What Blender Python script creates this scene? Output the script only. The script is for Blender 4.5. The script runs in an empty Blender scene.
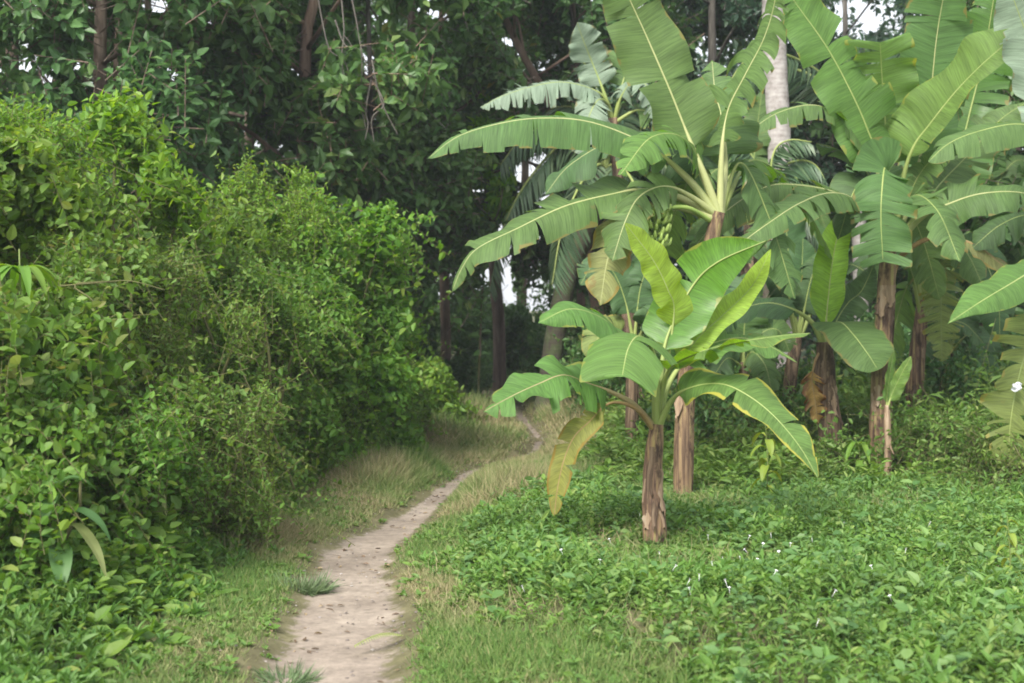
import bpy, math, random
import numpy as np
from mathutils import Vector

rng = np.random.default_rng(11)
random.seed(11)
SC = bpy.context.scene
COL = SC.collection

# ------------------------------------------------------------------ camera geometry
F = 1400.0
CAMZ = 1.6
PITCH = math.atan((341.5 - 300.0) / F)
_FW = np.array([0, math.cos(PITCH), -math.sin(PITCH)])
_UP = np.array([0, math.sin(PITCH), math.cos(PITCH)])


def at(px, py, Y):
    """World point at distance Y that the lens sees at (px, py)."""
    d = _FW + (px - 512.0) / F * np.array([1.0, 0, 0]) + (341.5 - py) / F * _UP
    return np.array([0, 0, CAMZ]) + d * (Y / d[1])


def gxy(px, py):
    """World x, y of the flat ground seen at (px, py)."""
    d = _FW + (px - 512.0) / F * np.array([1.0, 0, 0]) + (341.5 - py) / F * _UP
    return (d * (CAMZ / -d[2]))[:2]


def proj(x, y, z=0.0):
    q = np.stack([x, y, z - CAMZ + 0 * x], -1)
    dep = q @ _FW
    dep = np.where(dep < 0.5, 0.5, dep)
    return 512 + F * q[..., 0] / dep, 341.5 - F * (q @ _UP) / dep


# ------------------------------------------------------------------ noise + terrain
def _hash(ix, iy):
    n = (ix * 374761393 + iy * 668265263) & 0x7fffffff
    n = ((n ^ (n >> 13)) * 1274126177) & 0x7fffffff
    return ((n ^ (n >> 16)) & 0xffff) / 65535.0


def vnoise(x, y):
    x = np.asarray(x, float); y = np.asarray(y, float)
    ix = np.floor(x).astype(np.int64); iy = np.floor(y).astype(np.int64)
    fx = x - ix; fy = y - iy
    fx = fx * fx * (3 - 2 * fx); fy = fy * fy * (3 - 2 * fy)
    a = _hash(ix, iy); b = _hash(ix + 1, iy); c = _hash(ix, iy + 1); d = _hash(ix + 1, iy + 1)
    return (a * (1 - fx) + b * fx) * (1 - fy) + (c * (1 - fx) + d * fx) * fy


def sstep(a, b, v):
    t = np.clip((v - a) / (b - a), 0, 1)
    return t * t * (3 - 2 * t)


# path: centre (pixel) and width (m)
_pp = [(300, 1500, .54), (312, 900, .54), (325, 690, .52), (338, 640, .51), (350, 600, .50), (350, 570, .44), (362, 546, .42),
       (402, 521, .28), (431, 499, .18), (456, 479, .14), (476, 467, .12), (505, 461, .10), (532, 450, .08), (538, 436, .08),
       (526, 421, .10), (506, 407, .40), (490, 396, .7), (480, 388, .8), (476, 380, .8)]
_pc = np.array([[*gxy(a, b), w] for a, b, w in _pp])
_pc = np.vstack([[_pc[0, 0] + .1, -4, .5], _pc])


def catmull(P, n):
    P = np.asarray(P, float)
    Q = np.vstack([2 * P[0] - P[1], P, 2 * P[-1] - P[-2]])
    out = []
    m = len(P) - 1
    per = max(4, int(math.ceil(n / m)) * 3)
    for i in range(m):
        p0, p1, p2, p3 = Q[i], Q[i + 1], Q[i + 2], Q[i + 3]
        t = np.linspace(0, 1, per, endpoint=False)[:, None]
        out.append(.5 * ((2 * p1) + (-p0 + p2) * t + (2 * p0 - 5 * p1 + 4 * p2 - p3) * t ** 2 + (-p0 + 3 * p1 - 3 * p2 + p3) * t ** 3))
    out.append(P[-1:])
    C = np.vstack(out)
    s = np.concatenate([[0], np.cumsum(np.linalg.norm(np.diff(C[:, :3], axis=0), axis=1))])
    u = np.linspace(0, s[-1], n)
    return np.stack([np.interp(u, s, C[:, k]) for k in range(C.shape[1])], -1)


PATH = catmull(np.c_[_pc[:, :2], _pc[:, 2]], 260)


def pathdist(x, y):
    """signed-less distance to path centre divided by its half width there."""
    x = np.asarray(x, float); y = np.asarray(y, float)
    sh = x.shape
    x = x.ravel(); y = y.ravel()
    best = np.full(x.shape, 1e9); w = np.zeros(x.shape)
    for k in range(0, len(PATH), 1):
        d = (x - PATH[k, 0]) ** 2 + (y - PATH[k, 1]) ** 2
        m = d < best
        best[m] = d[m]; w[m] = PATH[k, 2]
    return (np.sqrt(best) - w * .5).reshape(sh)


def gz(x, y, pd=None):
    x = np.asarray(x, float); y = np.asarray(y, float)
    z = .09 * (vnoise(x * .35 + 7, y * .35 + 3) - .5) + .05 * (vnoise(x * 1.3, y * 1.3) - .5)
    z = z + .35 * sstep(-1.4, -5.0, x - .0 * y) * sstep(4, 9, y)
    if pd is None:
        pd = pathdist(x, y)
    z = z * sstep(-.1, 1.2, pd) * 1.0
    z = z + .05 * sstep(-.03, .14, pd) - .05
    z = z + .05 * sstep(.1, 1.0, pd)
    return z


# ------------------------------------------------------------------ mesh building
def link(name, mesh, mat, parent=None):
    o = bpy.data.objects.new(name, mesh)
    COL.objects.link(o)
    if mat is not None:
        for m in (mat if isinstance(mat, (list, tuple)) else [mat]):
            mesh.materials.append(m)
    if parent is not None:
        o.parent = parent
        o.matrix_parent_inverse.identity()
        mesh.transform(parent.matrix_world.inverted()) if parent.type != 'EMPTY' else None
    return o


class MB:
    """collects faces; build() links them as ONE mesh object"""
    def __init__(s):
        s.V = []; s.L = []; s.T = []; s.n = 0; s.UV = []; s.MI = []

    def add(s, V, faces, uv=None, mi=0):
        """faces: list of int arrays (m,k)"""
        V = np.asarray(V, float).reshape(-1, 3)
        for Fc in faces:
            Fc = np.asarray(Fc, np.int64)
            if Fc.size == 0:
                continue
            s.L.append((Fc + s.n).ravel()); s.T.append(np.full(len(Fc), Fc.shape[1])); s.MI.append(np.full(len(Fc), mi))
        s.V.append(V); s.n += len(V)
        s.UV.append(np.zeros((len(V), 2)) if uv is None else np.asarray(uv, float).reshape(-1, 2))

    def tube(s, pts, rad, sides=8, cap=True, flute=0, fk=5, ph=0, uvscale=1.0):
        pts = np.asarray(pts, float); n = len(pts)
        rad = np.broadcast_to(np.asarray(rad, float), (n,))
        T = np.gradient(pts, axis=0); T /= np.linalg.norm(T, axis=1)[:, None] + 1e-12
        ref = np.array([1.0, 0, 0]) if abs(T[0][0]) < .8 else np.array([0, 1.0, 0])
        A = np.zeros((n, 3))
        for i in range(n):
            a = ref - T[i] * (ref @ T[i]); a /= np.linalg.norm(a) + 1e-12
            A[i] = a; ref = a
        B = np.cross(T, A)
        th = np.linspace(0, 2 * np.pi, sides, endpoint=False)
        rr = rad[:, None] * (1 + flute * np.cos(fk * th + ph)[None, :])
        V = pts[:, None, :] + rr[..., None] * (np.cos(th)[None, :, None] * A[:, None, :] + np.sin(th)[None, :, None] * B[:, None, :])
        idx = np.arange(n * sides).reshape(n, sides)
        q = np.stack([idx[:-1], np.roll(idx[:-1], -1, 1), np.roll(idx[1:], -1, 1), idx[1:]], -1).reshape(-1, 4)
        L = np.concatenate([[0], np.cumsum(np.linalg.norm(np.diff(pts, axis=0), axis=1))])
        uv = np.stack(np.broadcast_arrays(th[None, :] / (2 * np.pi), L[:, None]), -1)
        fs = [q]
        if cap:
            fs += [idx[0][::-1][None, :], idx[-1][None, :]]
        s.add(V.reshape(-1, 3), fs, uv.reshape(-1, 2))

    def build(s, name, mat, parent=None, smooth=True, uv=False):
        V = np.vstack(s.V); L = np.concatenate(s.L); T = np.concatenate(s.T)
        if parent is not None:
            V = V - np.array(parent_loc(parent))
        me = bpy.data.meshes.new(name)
        me.vertices.add(len(V)); me.vertices.foreach_set('co', V.astype(np.float32).ravel())
        me.loops.add(len(L)); me.loops.foreach_set('vertex_index', L.astype(np.int32))
        me.polygons.add(len(T))
        me.polygons.foreach_set('loop_start', np.concatenate([[0], np.cumsum(T)[:-1]]).astype(np.int32))
        me.polygons.foreach_set('loop_total', T.astype(np.int32))
        if isinstance(mat, (list, tuple)):
            me.polygons.foreach_set('material_index', np.concatenate(s.MI).astype(np.int32))
        me.polygons.foreach_set('use_smooth', np.full(len(T), smooth))
        me.update(calc_edges=True)
        if uv:
            U = np.vstack(s.UV)
            lay = me.uv_layers.new(name='UVMap')
            lay.data.foreach_set('uv', U[L].astype(np.float32).ravel())
        o = bpy.data.objects.new(name, me)
        COL.objects.link(o)
        for m in (mat if isinstance(mat, (list, tuple)) else [mat]):
            me.materials.append(m)
        if parent is not None:
            o.parent = parent
        return o


def parent_loc(p):
    l = np.zeros(3)
    while p is not None:
        l = l + np.array(p.location)
        p = p.parent
    return l


def tag(o, label=None, cat=None, group=None, kind=None):
    if label: o['label'] = label
    if cat: o['category'] = cat
    if group: o['group'] = group
    if kind: o['kind'] = kind
    return o


def thing(name, label, cat, loc, group=None):
    o = bpy.data.objects.new(name, None)
    o.empty_display_size = .2
    COL.objects.link(o)
    o.location = tuple(float(v) for v in loc)
    return tag(o, label, cat, group)


# leaf templates: x across (half width = 1), y along (0..1), z normal (units of length)
def tmpl_oval(droop=.12, fold=.12, wide=.45):
    m = [(0, 0), (0, .35), (0, .72), (0, 1)]
    z = lambda y: -droop * y * y
    V = [(0, 0, 0), (0, .35, z(.35)), (0, .72, z(.72)), (0, 1, z(1)),
         (-1, wide - .05, z(.4) + fold), (-.62, .78, z(.78) + fold * .6), (1, wide - .05, z(.4) + fold), (.62, .78, z(.78) + fold * .6),
         (-.6, .14, z(.14) + fold * .6), (.6, .14, z(.14) + fold * .6)]
    tris = [(0, 1, 8), (0, 9, 1), (2, 3, 5), (2, 7, 3), (8, 1, 4), (9, 6, 1)]
    quads = [(1, 2, 5, 4), (1, 6, 7, 2)]
    return np.array(V, float), [np.array(tris), np.array(quads)]


def tmpl_simple(fold=.12, droop=.1):
    V = [(0, 0, 0), (-1, .42, fold), (1, .42, fold), (0, 1, -droop), (0, .5, -droop * .25), (-.55, .8, fold * .4 - droop * .6), (.55, .8, fold * .4 - droop * .6)]
    return np.array(V, float), [np.array([(0, 4, 1), (0, 2, 4)]), np.array([(4, 3, 5, 1), (4, 2, 6, 3)])]


def tmpl_blade():
    V = [(-1, 0, 0), (1, 0, 0), (-.8, .5, -.02), (.8, .5, -.02), (0, 1, -.22)]
    return np.array(V, float), [np.array([(0, 1, 3, 2)]), np.array([(2, 3, 4)])]


OVAL = tmpl_oval(); SIMPLE = tmpl_simple(); BLADE = tmpl_blade()


def nrm(a):
    return a / (np.linalg.norm(a, axis=-1, keepdims=True) + 1e-9)


def put_leaves(mb, P, D, N, L, W, tmpl, mi=0):
    P = np.asarray(P, float)
    n = len(P)
    D = nrm(D); N = nrm(N - D * np.sum(N * D, -1, keepdims=True)); S = np.cross(D, N)
    V0, fs = tmpl
    L = np.broadcast_to(L, (n,)); W = np.broadcast_to(W, (n,))
    V = P[:, None, :] + (L[:, None] * V0[None, :, 1])[..., None] * D[:, None, :] + (W[:, None] * V0[None, :, 0])[..., None] * S[:, None, :] \
        + (L[:, None] * V0[None, :, 2])[..., None] * N[:, None, :]
    k = len(V0)
    off = (np.arange(n) * k)[:, None, None]
    faces = [(f[None] + off).reshape(-1, f.shape[1]) for f in fs]
    mb.add(V.reshape(-1, 3), faces, None, mi)


def prisms(mb, A, B, r0, r1):
    """many thin three-sided twigs from A to B"""
    n = len(A)
    if n == 0: return
    T = nrm(B - A)
    ref = np.where(np.abs(T[:, 2:3]) < .9, np.array([[0, 0, 1.0]]), np.array([[1.0, 0, 0]]))
    U = nrm(np.cross(T, ref)); W = np.cross(T, U)
    V = np.zeros((n, 6, 3))
    r0 = np.broadcast_to(r0, (n,)); r1 = np.broadcast_to(r1, (n,))
    for j in range(3):
        a = 2 * np.pi * j / 3
        d = math.cos(a) * U + math.sin(a) * W
        V[:, j] = A + r0[:, None] * d
        V[:, 3 + j] = B + r1[:, None] * d
    q = np.array([(0, 1, 4, 3), (1, 2, 5, 4), (2, 0, 3, 5)])
    off = (np.arange(n) * 6)[:, None, None]
    mb.add(V.reshape(-1, 3), [(q[None] + off).reshape(-1, 4)])


def rsphere(n):
    v = rng.normal(size=(n, 3))
    return nrm(v)


UPV = np.array([0, 0, 1.0])


# openings in the foliage: bare trunk lengths (px0, py0, px1, py1, half width, up to which distance) and sky holes
OPEN = [(101, -20, 100, 84, 17, 16.3), (314, -20, 305, 66, 15, 18.3), (369, -20, 371, 128, 9, 19.2), (512, 25, 566, 150, 11, 22.2), (577, 10, 579, 82, 9, 24.2),
        (446, 282, 446, 352, 11, 23.6), (496, 250, 500, 372, 12, 25.1), (488, 190, 492, 205, 17, 20), (503, 232, 508, 300, 7, 60), (524, 172, 540, 160, 12, 60), (535, 190, 545, 196, 6, 60), (148, 3, 160, 8, 9, 60), (42, 75, 50, 80, 6, 60), (78, 64, 79, 66, 5, 60),
        (168, 72, 176, 76, 6, 60), (432, 12, 446, 18, 5, 60), (863, 15, 872, 24, 9, 60), (842, 8, 846, 10, 6, 60), (640, 8, 646, 10, 5, 60), (208, 20, 212, 26, 4, 60), (505, 40, 510, 44, 5, 60)]


def is_open(P):
    px, py = proj(P[:, 0], P[:, 1], P[:, 2])
    m = np.zeros(len(P), bool)
    for (x0, y0, x1, y1, hw, ym) in OPEN:
        dx, dy = x1 - x0, y1 - y0
        t = np.clip(((px - x0) * dx + (py - y0) * dy) / (dx * dx + dy * dy + 1e-6), 0, 1)
        d = np.hypot(px - x0 - t * dx, py - y0 - t * dy)
        m |= (d < hw) & (P[:, 1] < ym) & (P[:, 1] > 14.5)
    return m


def shoots(leaf_mb, twig_mb, lobes, n, slen, K, leafL, aspect, tmpl, up=.5, droop=.25, inner=.5, upbias=.25, twig=.0026, jit=.35, floor=None):
    lobes = np.asarray(lobes, float)
    w = (lobes[:, 3] * lobes[:, 4] * lobes[:, 5]) ** (2 / 3)
    li = rng.choice(len(lobes), n, p=w / w.sum())
    d = rsphere(n); d[:, 2] += upbias * np.abs(rng.normal(size=n)); d = nrm(d)
    r = inner + (1 - inner) * rng.random(n) ** .6
    r *= 1 + .12 * rng.normal(size=n)
    tip = lobes[li, :3] + d * lobes[li, 3:6] * r[:, None]
    sd = nrm(d * .75 + UPV * up + rng.normal(size=(n, 3)) * .45)
    sl = slen * (.6 + .8 * rng.random(n))
    base = tip - sd * sl[:, None]
    if floor is not None:
        ok = tip[:, 2] > floor
        tip, sd, sl, base, d = tip[ok], sd[ok], sl[ok], base[ok], d[ok]; n = len(tip)
    if twig_mb is not None:
        kt = ~is_open(tip) & ~is_open((base + tip) / 2)
        prisms(twig_mb, base[kt], tip[kt], twig, twig * .45)
    u = (np.arange(K) + .6) / K
    P = base[:, None, :] + sd[:, None, :] * (sl[:, None] * u[None, :])[..., None]
    ang = (np.arange(K) * 2.4)[None, :] + rng.random(n)[:, None] * 6.28
    ref = np.where(np.abs(sd[:, 2:3]) < .9, np.array([[0, 0, 1.0]]), np.array([[1.0, 0, 0]]))
    A = nrm(np.cross(sd, ref)); B = np.cross(sd, A)
    R = np.cos(ang)[..., None] * A[:, None, :] + np.sin(ang)[..., None] * B[:, None, :]
    D = R + sd[:, None, :] * (.35 + .6 * u)[None, :, None] - UPV * droop + rng.normal(size=R.shape) * jit * .6
    N = UPV * .7 + .7 * d[:, None, :] + .15 * sd[:, None, :] + rng.normal(size=R.shape) * jit
    L = leafL * (.6 + .6 * rng.random((n, K))) * (1 - .25 * u[None, :])
    P = P.reshape(-1, 3); L = L.ravel(); D = D.reshape(-1, 3); N = N.reshape(-1, 3)
    ok = ~is_open(P + nrm(D) * (L * .5)[:, None])
    P, L, D, N = P[ok], L[ok], D[ok], N[ok]
    put_leaves(leaf_mb, P, D, N, L, L * aspect * .5, tmpl)


# ------------------------------------------------------------------ materials
def newmat(name):
    m = bpy.data.materials.new(name)
    m.use_nodes = True
    nt = m.node_tree
    nt.nodes.clear()
    return m, nt, nt.nodes.new, nt.links.new


def ramp(nt, stops, interp='LINEAR'):
    r = nt.nodes.new('ShaderNodeValToRGB')
    r.color_ramp.interpolation = interp
    el = r.color_ramp.elements
    while len(el) > 1: el.remove(el[-1])
    el[0].position = stops[0][0]; el[0].color = (*stops[0][1], 1)
    for p, c in stops[1:]:
        e = el.new(p); e.color = (*c, 1)
    return r


def foliage_mat(name, stops, trans=.3, rough=.5, nscale=.8, tint=(.9, 1.15), spec=.35):
    """each leaf its own shade; broad clumps vary in hue"""
    m, nt, N, Lk = newmat(name)
    g = N('ShaderNodeNewGeometry')
    rp = ramp(nt, stops)
    Lk(g.outputs['Random Per Island'], rp.inputs[0])
    tc = N('ShaderNodeTexCoord')
    nz = N('ShaderNodeTexNoise'); nz.inputs['Scale'].default_value = nscale; nz.inputs['Detail'].default_value = 2
    Lk(tc.outputs['Object'], nz.inputs['Vector'])
    mr = N('ShaderNodeMapRange'); mr.inputs['From Min'].default_value = .35; mr.inputs['From Max'].default_value = .65
    mr.inputs['To Min'].default_value = tint[0]; mr.inputs['To Max'].default_value = tint[1]
    Lk(nz.outputs[0], mr.inputs['Value'])
    hs = N('ShaderNodeHueSaturation')
    Lk(rp.outputs[0], hs.inputs['Color']); Lk(mr.outputs[0], hs.inputs['Value'])
    oi = N('ShaderNodeObjectInfo')
    mh = N('ShaderNodeMapRange'); mh.inputs['To Min'].default_value = .488; mh.inputs['To Max'].default_value = .512
    Lk(oi.outputs['Random'], mh.inputs['Value']); Lk(mh.outputs[0], hs.inputs['Hue'])
    b = N('ShaderNodeBsdfPrincipled'); b.inputs['Roughness'].default_value = rough
    b.inputs['Specular IOR Level'].default_value = spec
    Lk(hs.outputs[0], b.inputs['Base Color'])
    t = N('ShaderNodeBsdfTranslucent')
    h2 = N('ShaderNodeHueSaturation'); h2.inputs['Hue'].default_value = .485; h2.inputs['Saturation'].default_value = 1.15; h2.inputs['Value'].default_value = 1.5
    Lk(hs.outputs[0], h2.inputs['Color']); Lk(h2.outputs[0], t.inputs['Color'])
    mx = N('ShaderNodeMixShader'); mx.inputs[0].default_value = trans
    Lk(b.outputs[0], mx.inputs[1]); Lk(t.outputs[0], mx.inputs[2])
    o = N('ShaderNodeOutputMaterial'); Lk(mx.outputs[0], o.inputs[0])
    return m


def banana_mat(name, top, under, edge, edge_amt, trans=.38, dead=None, dead_amt=0.0, rough=.38):
    """UV: x = metres along the midrib, y = -1..1 across"""
    m, nt, N, Lk = newmat(name)
    tc = N('ShaderNodeTexCoord')
    sep = N('ShaderNodeSeparateXYZ'); Lk(tc.outputs['UV'], sep.inputs[0])
    ab = N('ShaderNodeMath'); ab.operation = 'ABSOLUTE'; Lk(sep.outputs['Y'], ab.inputs[0])
    # lateral veins
    sk = N('ShaderNodeMath'); sk.operation = 'MULTIPLY_ADD'; sk.inputs[1].default_value = -.05
    Lk(ab.outputs[0], sk.inputs[0]); Lk(sep.outputs['X'], sk.inputs[2])
    cv = N('ShaderNodeCombineXYZ'); Lk(sk.outputs[0], cv.inputs[0])
    mu = N('ShaderNodeMath'); mu.operation = 'MULTIPLY'; mu.inputs[1].default_value = .02
    Lk(sep.outputs['Y'], mu.inputs[0]); Lk(mu.outputs[0], cv.inputs[1])
    oi = N('ShaderNodeObjectInfo')
    Lk(oi.outputs['Random'], cv.inputs[2])
    vn = N('ShaderNodeTexNoise'); vn.inputs['Scale'].default_value = 85; vn.inputs['Detail'].default_value = 3
    Lk(cv.outputs[0], vn.inputs['Vector'])
    bn = N('ShaderNodeTexNoise'); bn.inputs['Scale'].default_value = 11; bn.inputs['Detail'].default_value = 2
    Lk(cv.outputs[0], bn.inputs['Vector'])
    geo = N('ShaderNodeNewGeometry')
    mixs = N('ShaderNodeMix'); mixs.data_type = 'RGBA'
    mixs.inputs[6].default_value = (*top, 1); mixs.inputs[7].default_value = (*under, 1)
    Lk(geo.outputs['Backfacing'], mixs.inputs[0])
    hs = N('ShaderNodeHueSaturation'); Lk(mixs.outputs[2], hs.inputs['Color'])
    ma = N('ShaderNodeMapRange'); ma.inputs['From Min'].default_value = .3; ma.inputs['From Max'].default_value = .7
    ma.inputs['To Min'].default_value = .74; ma.inputs['To Max'].default_value = 1.26
    Lk(vn.outputs[0], ma.inputs['Value'])
    mb_ = N('ShaderNodeMapRange'); mb_.inputs['From Min'].default_value = .3; mb_.inputs['From Max'].default_value = .7
    mb_.inputs['To Min'].default_value = .85; mb_.inputs['To Max'].default_value = 1.15
    Lk(bn.outputs[0], mb_.inputs['Value'])
    mm = N('ShaderNodeMath'); mm.operation = 'MULTIPLY'; Lk(ma.outputs[0], mm.inputs[0]); Lk(mb_.outputs[0], mm.inputs[1])
    Lk(mm.outputs[0], hs.inputs['Value'])
    mh = N('ShaderNodeMapRange'); mh.inputs['To Min'].default_value = .485; mh.inputs['To Max'].default_value = .512
    Lk(oi.outputs['Random'], mh.inputs['Value']); Lk(mh.outputs[0], hs.inputs['Hue'])
    # margin
    pn = N('ShaderNodeTexNoise'); pn.inputs['Scale'].default_value = 9; pn.inputs['Detail'].default_value = 4
    Lk(tc.outputs['Object'], pn.inputs['Vector'])
    e1 = N('ShaderNodeMath'); e1.operation = 'ADD'; Lk(ab.outputs[0], e1.inputs[0])
    e0 = N('ShaderNodeMath'); e0.operation = 'MULTIPLY_ADD'; e0.inputs[1].default_value = .7; e0.inputs[2].default_value = -.35
    Lk(pn.outputs[0], e0.inputs[0]); Lk(e0.outputs[0], e1.inputs[1])
    er = N('ShaderNodeMapRange'); er.inputs['From Min'].default_value = 1.0 - edge_amt; er.inputs['From Max'].default_value = 1.04 - edge_amt * .7
    er.interpolation_type = 'SMOOTHSTEP'
    Lk(e1.outputs[0], er.inputs['Value'])
    me = N('ShaderNodeMix'); me.data_type = 'RGBA'; me.inputs[7].default_value = (*edge, 1)
    Lk(er.outputs[0], me.inputs[0]); Lk(hs.outputs[0], me.inputs[6])
    col = me.outputs[2]
    if dead is not None:
        dn = N('ShaderNodeTexNoise'); dn.inputs['Scale'].default_value = 5; dn.inputs['Detail'].default_value = 5
        Lk(tc.outputs['Object'], dn.inputs['Vector'])
        dr = N('ShaderNodeMapRange'); dr.inputs['From Min'].default_value = .62 - dead_amt; dr.inputs['From Max'].default_value = .74 - dead_amt
        Lk(dn.outputs[0], dr.inputs['Value'])
        md = N('ShaderNodeMix'); md.data_type = 'RGBA'; md.inputs[7].default_value = (*dead, 1)
        Lk(dr.outputs[0], md.inputs[0]); Lk(col, md.inputs[6]); col = md.outputs[2]
    b = N('ShaderNodeBsdfPrincipled'); b.inputs['Specular IOR Level'].default_value = .45
    Lk(col, b.inputs['Base Color'])
    rr = N('ShaderNodeMapRange'); rr.inputs['To Min'].default_value = rough; rr.inputs['To Max'].default_value = .65
    Lk(geo.outputs['Backfacing'], rr.inputs['Value']); Lk(rr.outputs[0], b.inputs['Roughness'])
    bp = N('ShaderNodeBump'); bp.inputs['Strength'].default_value = .35; bp.inputs['Distance'].default_value = .006
    Lk(vn.outputs[0], bp.inputs['Height']); Lk(bp.outputs[0], b.inputs['Normal'])
    t = N('ShaderNodeBsdfTranslucent')
    h2 = N('ShaderNodeHueSaturation'); h2.inputs['Hue'].default_value = .48; h2.inputs['Saturation'].default_value = 1.15; h2.inputs['Value'].default_value = 1.7
    Lk(col, h2.inputs['Color']); Lk(h2.outputs[0], t.inputs['Color'])
    mx = N('ShaderNodeMixShader'); mx.inputs[0].default_value = trans
    Lk(b.outputs[0], mx.inputs[1]); Lk(t.outputs[0], mx.inputs[2])
    o = N('ShaderNodeOutputMaterial'); Lk(mx.outputs[0], o.inputs[0])
    return m


def streak_mat(name, stops, sx=14, sz=1.6, rough=.8, bump=.6, dist=.01, nsc=1.0, ring=0.0, patch=None):
    """stretched noise along the height: bark, sheaths, stems"""
    m, nt, N, Lk = newmat(name)
    tc = N('ShaderNodeTexCoord')
    mp = N('ShaderNodeMapping'); mp.inputs['Scale'].default_value = (sx, sx, sz)
    Lk(tc.outputs['Object'], mp.inputs[0])
    oi = N('ShaderNodeObjectInfo')
    cx = N('ShaderNodeVectorMath'); cx.operation = 'ADD'
    cm = N('ShaderNodeCombineXYZ')
    m9 = N('ShaderNodeMath'); m9.operation = 'MULTIPLY'; m9.inputs[1].default_value = 40
    Lk(oi.outputs['Random'], m9.inputs[0]); Lk(m9.outputs[0], cm.inputs[0])
    Lk(mp.outputs[0], cx.inputs[0]); Lk(cm.outputs[0], cx.inputs[1])
    n1 = N('ShaderNodeTexNoise'); n1.inputs['Scale'].default_value = nsc; n1.inputs['Detail'].default_value = 6; n1.inputs['Roughness'].default_value = .65
    Lk(cx.outputs[0], n1.inputs['Vector'])
    rp = ramp(nt, stops); Lk(n1.outputs[0], rp.inputs[0])
    col = rp.outputs[0]; hgt = n1.outputs[0]
    if patch is not None:
        pm = N('ShaderNodeMapping'); pm.inputs['Scale'].default_value = (9, 9, 3.2)
        Lk(tc.outputs['Object'], pm.inputs[0])
        pa = N('ShaderNodeVectorMath'); pa.operation = 'ADD'; Lk(pm.outputs[0], pa.inputs[0]); Lk(cm.outputs[0], pa.inputs[1])
        pn = N('ShaderNodeTexNoise'); pn.inputs['Scale'].default_value = 1; pn.inputs['Detail'].default_value = 6; pn.inputs['Roughness'].default_value = .7
        Lk(pa.outputs[0], pn.inputs['Vector'])
        pr = N('ShaderNodeMapRange'); pr.inputs['From Min'].default_value = .50; pr.inputs['From Max'].default_value = .60
        Lk(pn.outputs[0], pr.inputs['Value'])
        px_ = N('ShaderNodeMix'); px_.data_type = 'RGBA'; px_.inputs[7].default_value = (*patch, 1)
        Lk(pr.outputs[0], px_.inputs[0]); Lk(col, px_.inputs[6]); col = px_.outputs[2]
    if ring:
        w = N('ShaderNodeTexWave'); w.bands_direction = 'Z'; w.inputs['Scale'].default_value = ring; w.inputs['Distortion'].default_value = 1.5
        w.inputs['Detail'].default_value = 3; w.inputs['Detail Scale'].default_value = 2
        Lk(tc.outputs['Object'], w.inputs['Vector'])
        mw = N('ShaderNodeMapRange'); mw.inputs['To Min'].default_value = .9; mw.inputs['To Max'].default_value = 1.03
        Lk(w.outputs[1], mw.inputs['Value'])
        hv = N('ShaderNodeHueSaturation'); Lk(col, hv.inputs['Color']); Lk(mw.outputs[0], hv.inputs['Value']); col = hv.outputs[0]
    b = N('ShaderNodeBsdfPrincipled'); b.inputs['Roughness'].default_value = rough; b.inputs['Specular IOR Level'].default_value = .25
    Lk(col, b.inputs['Base Color'])
    bp = N('ShaderNodeBump'); bp.inputs['Strength'].default_value = bump; bp.inputs['Distance'].default_value = dist
    Lk(hgt, bp.inputs['Height']); Lk(bp.outputs[0], b.inputs['Normal'])
    o = N('ShaderNodeOutputMaterial'); Lk(b.outputs[0], o.inputs[0])
    return m


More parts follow.
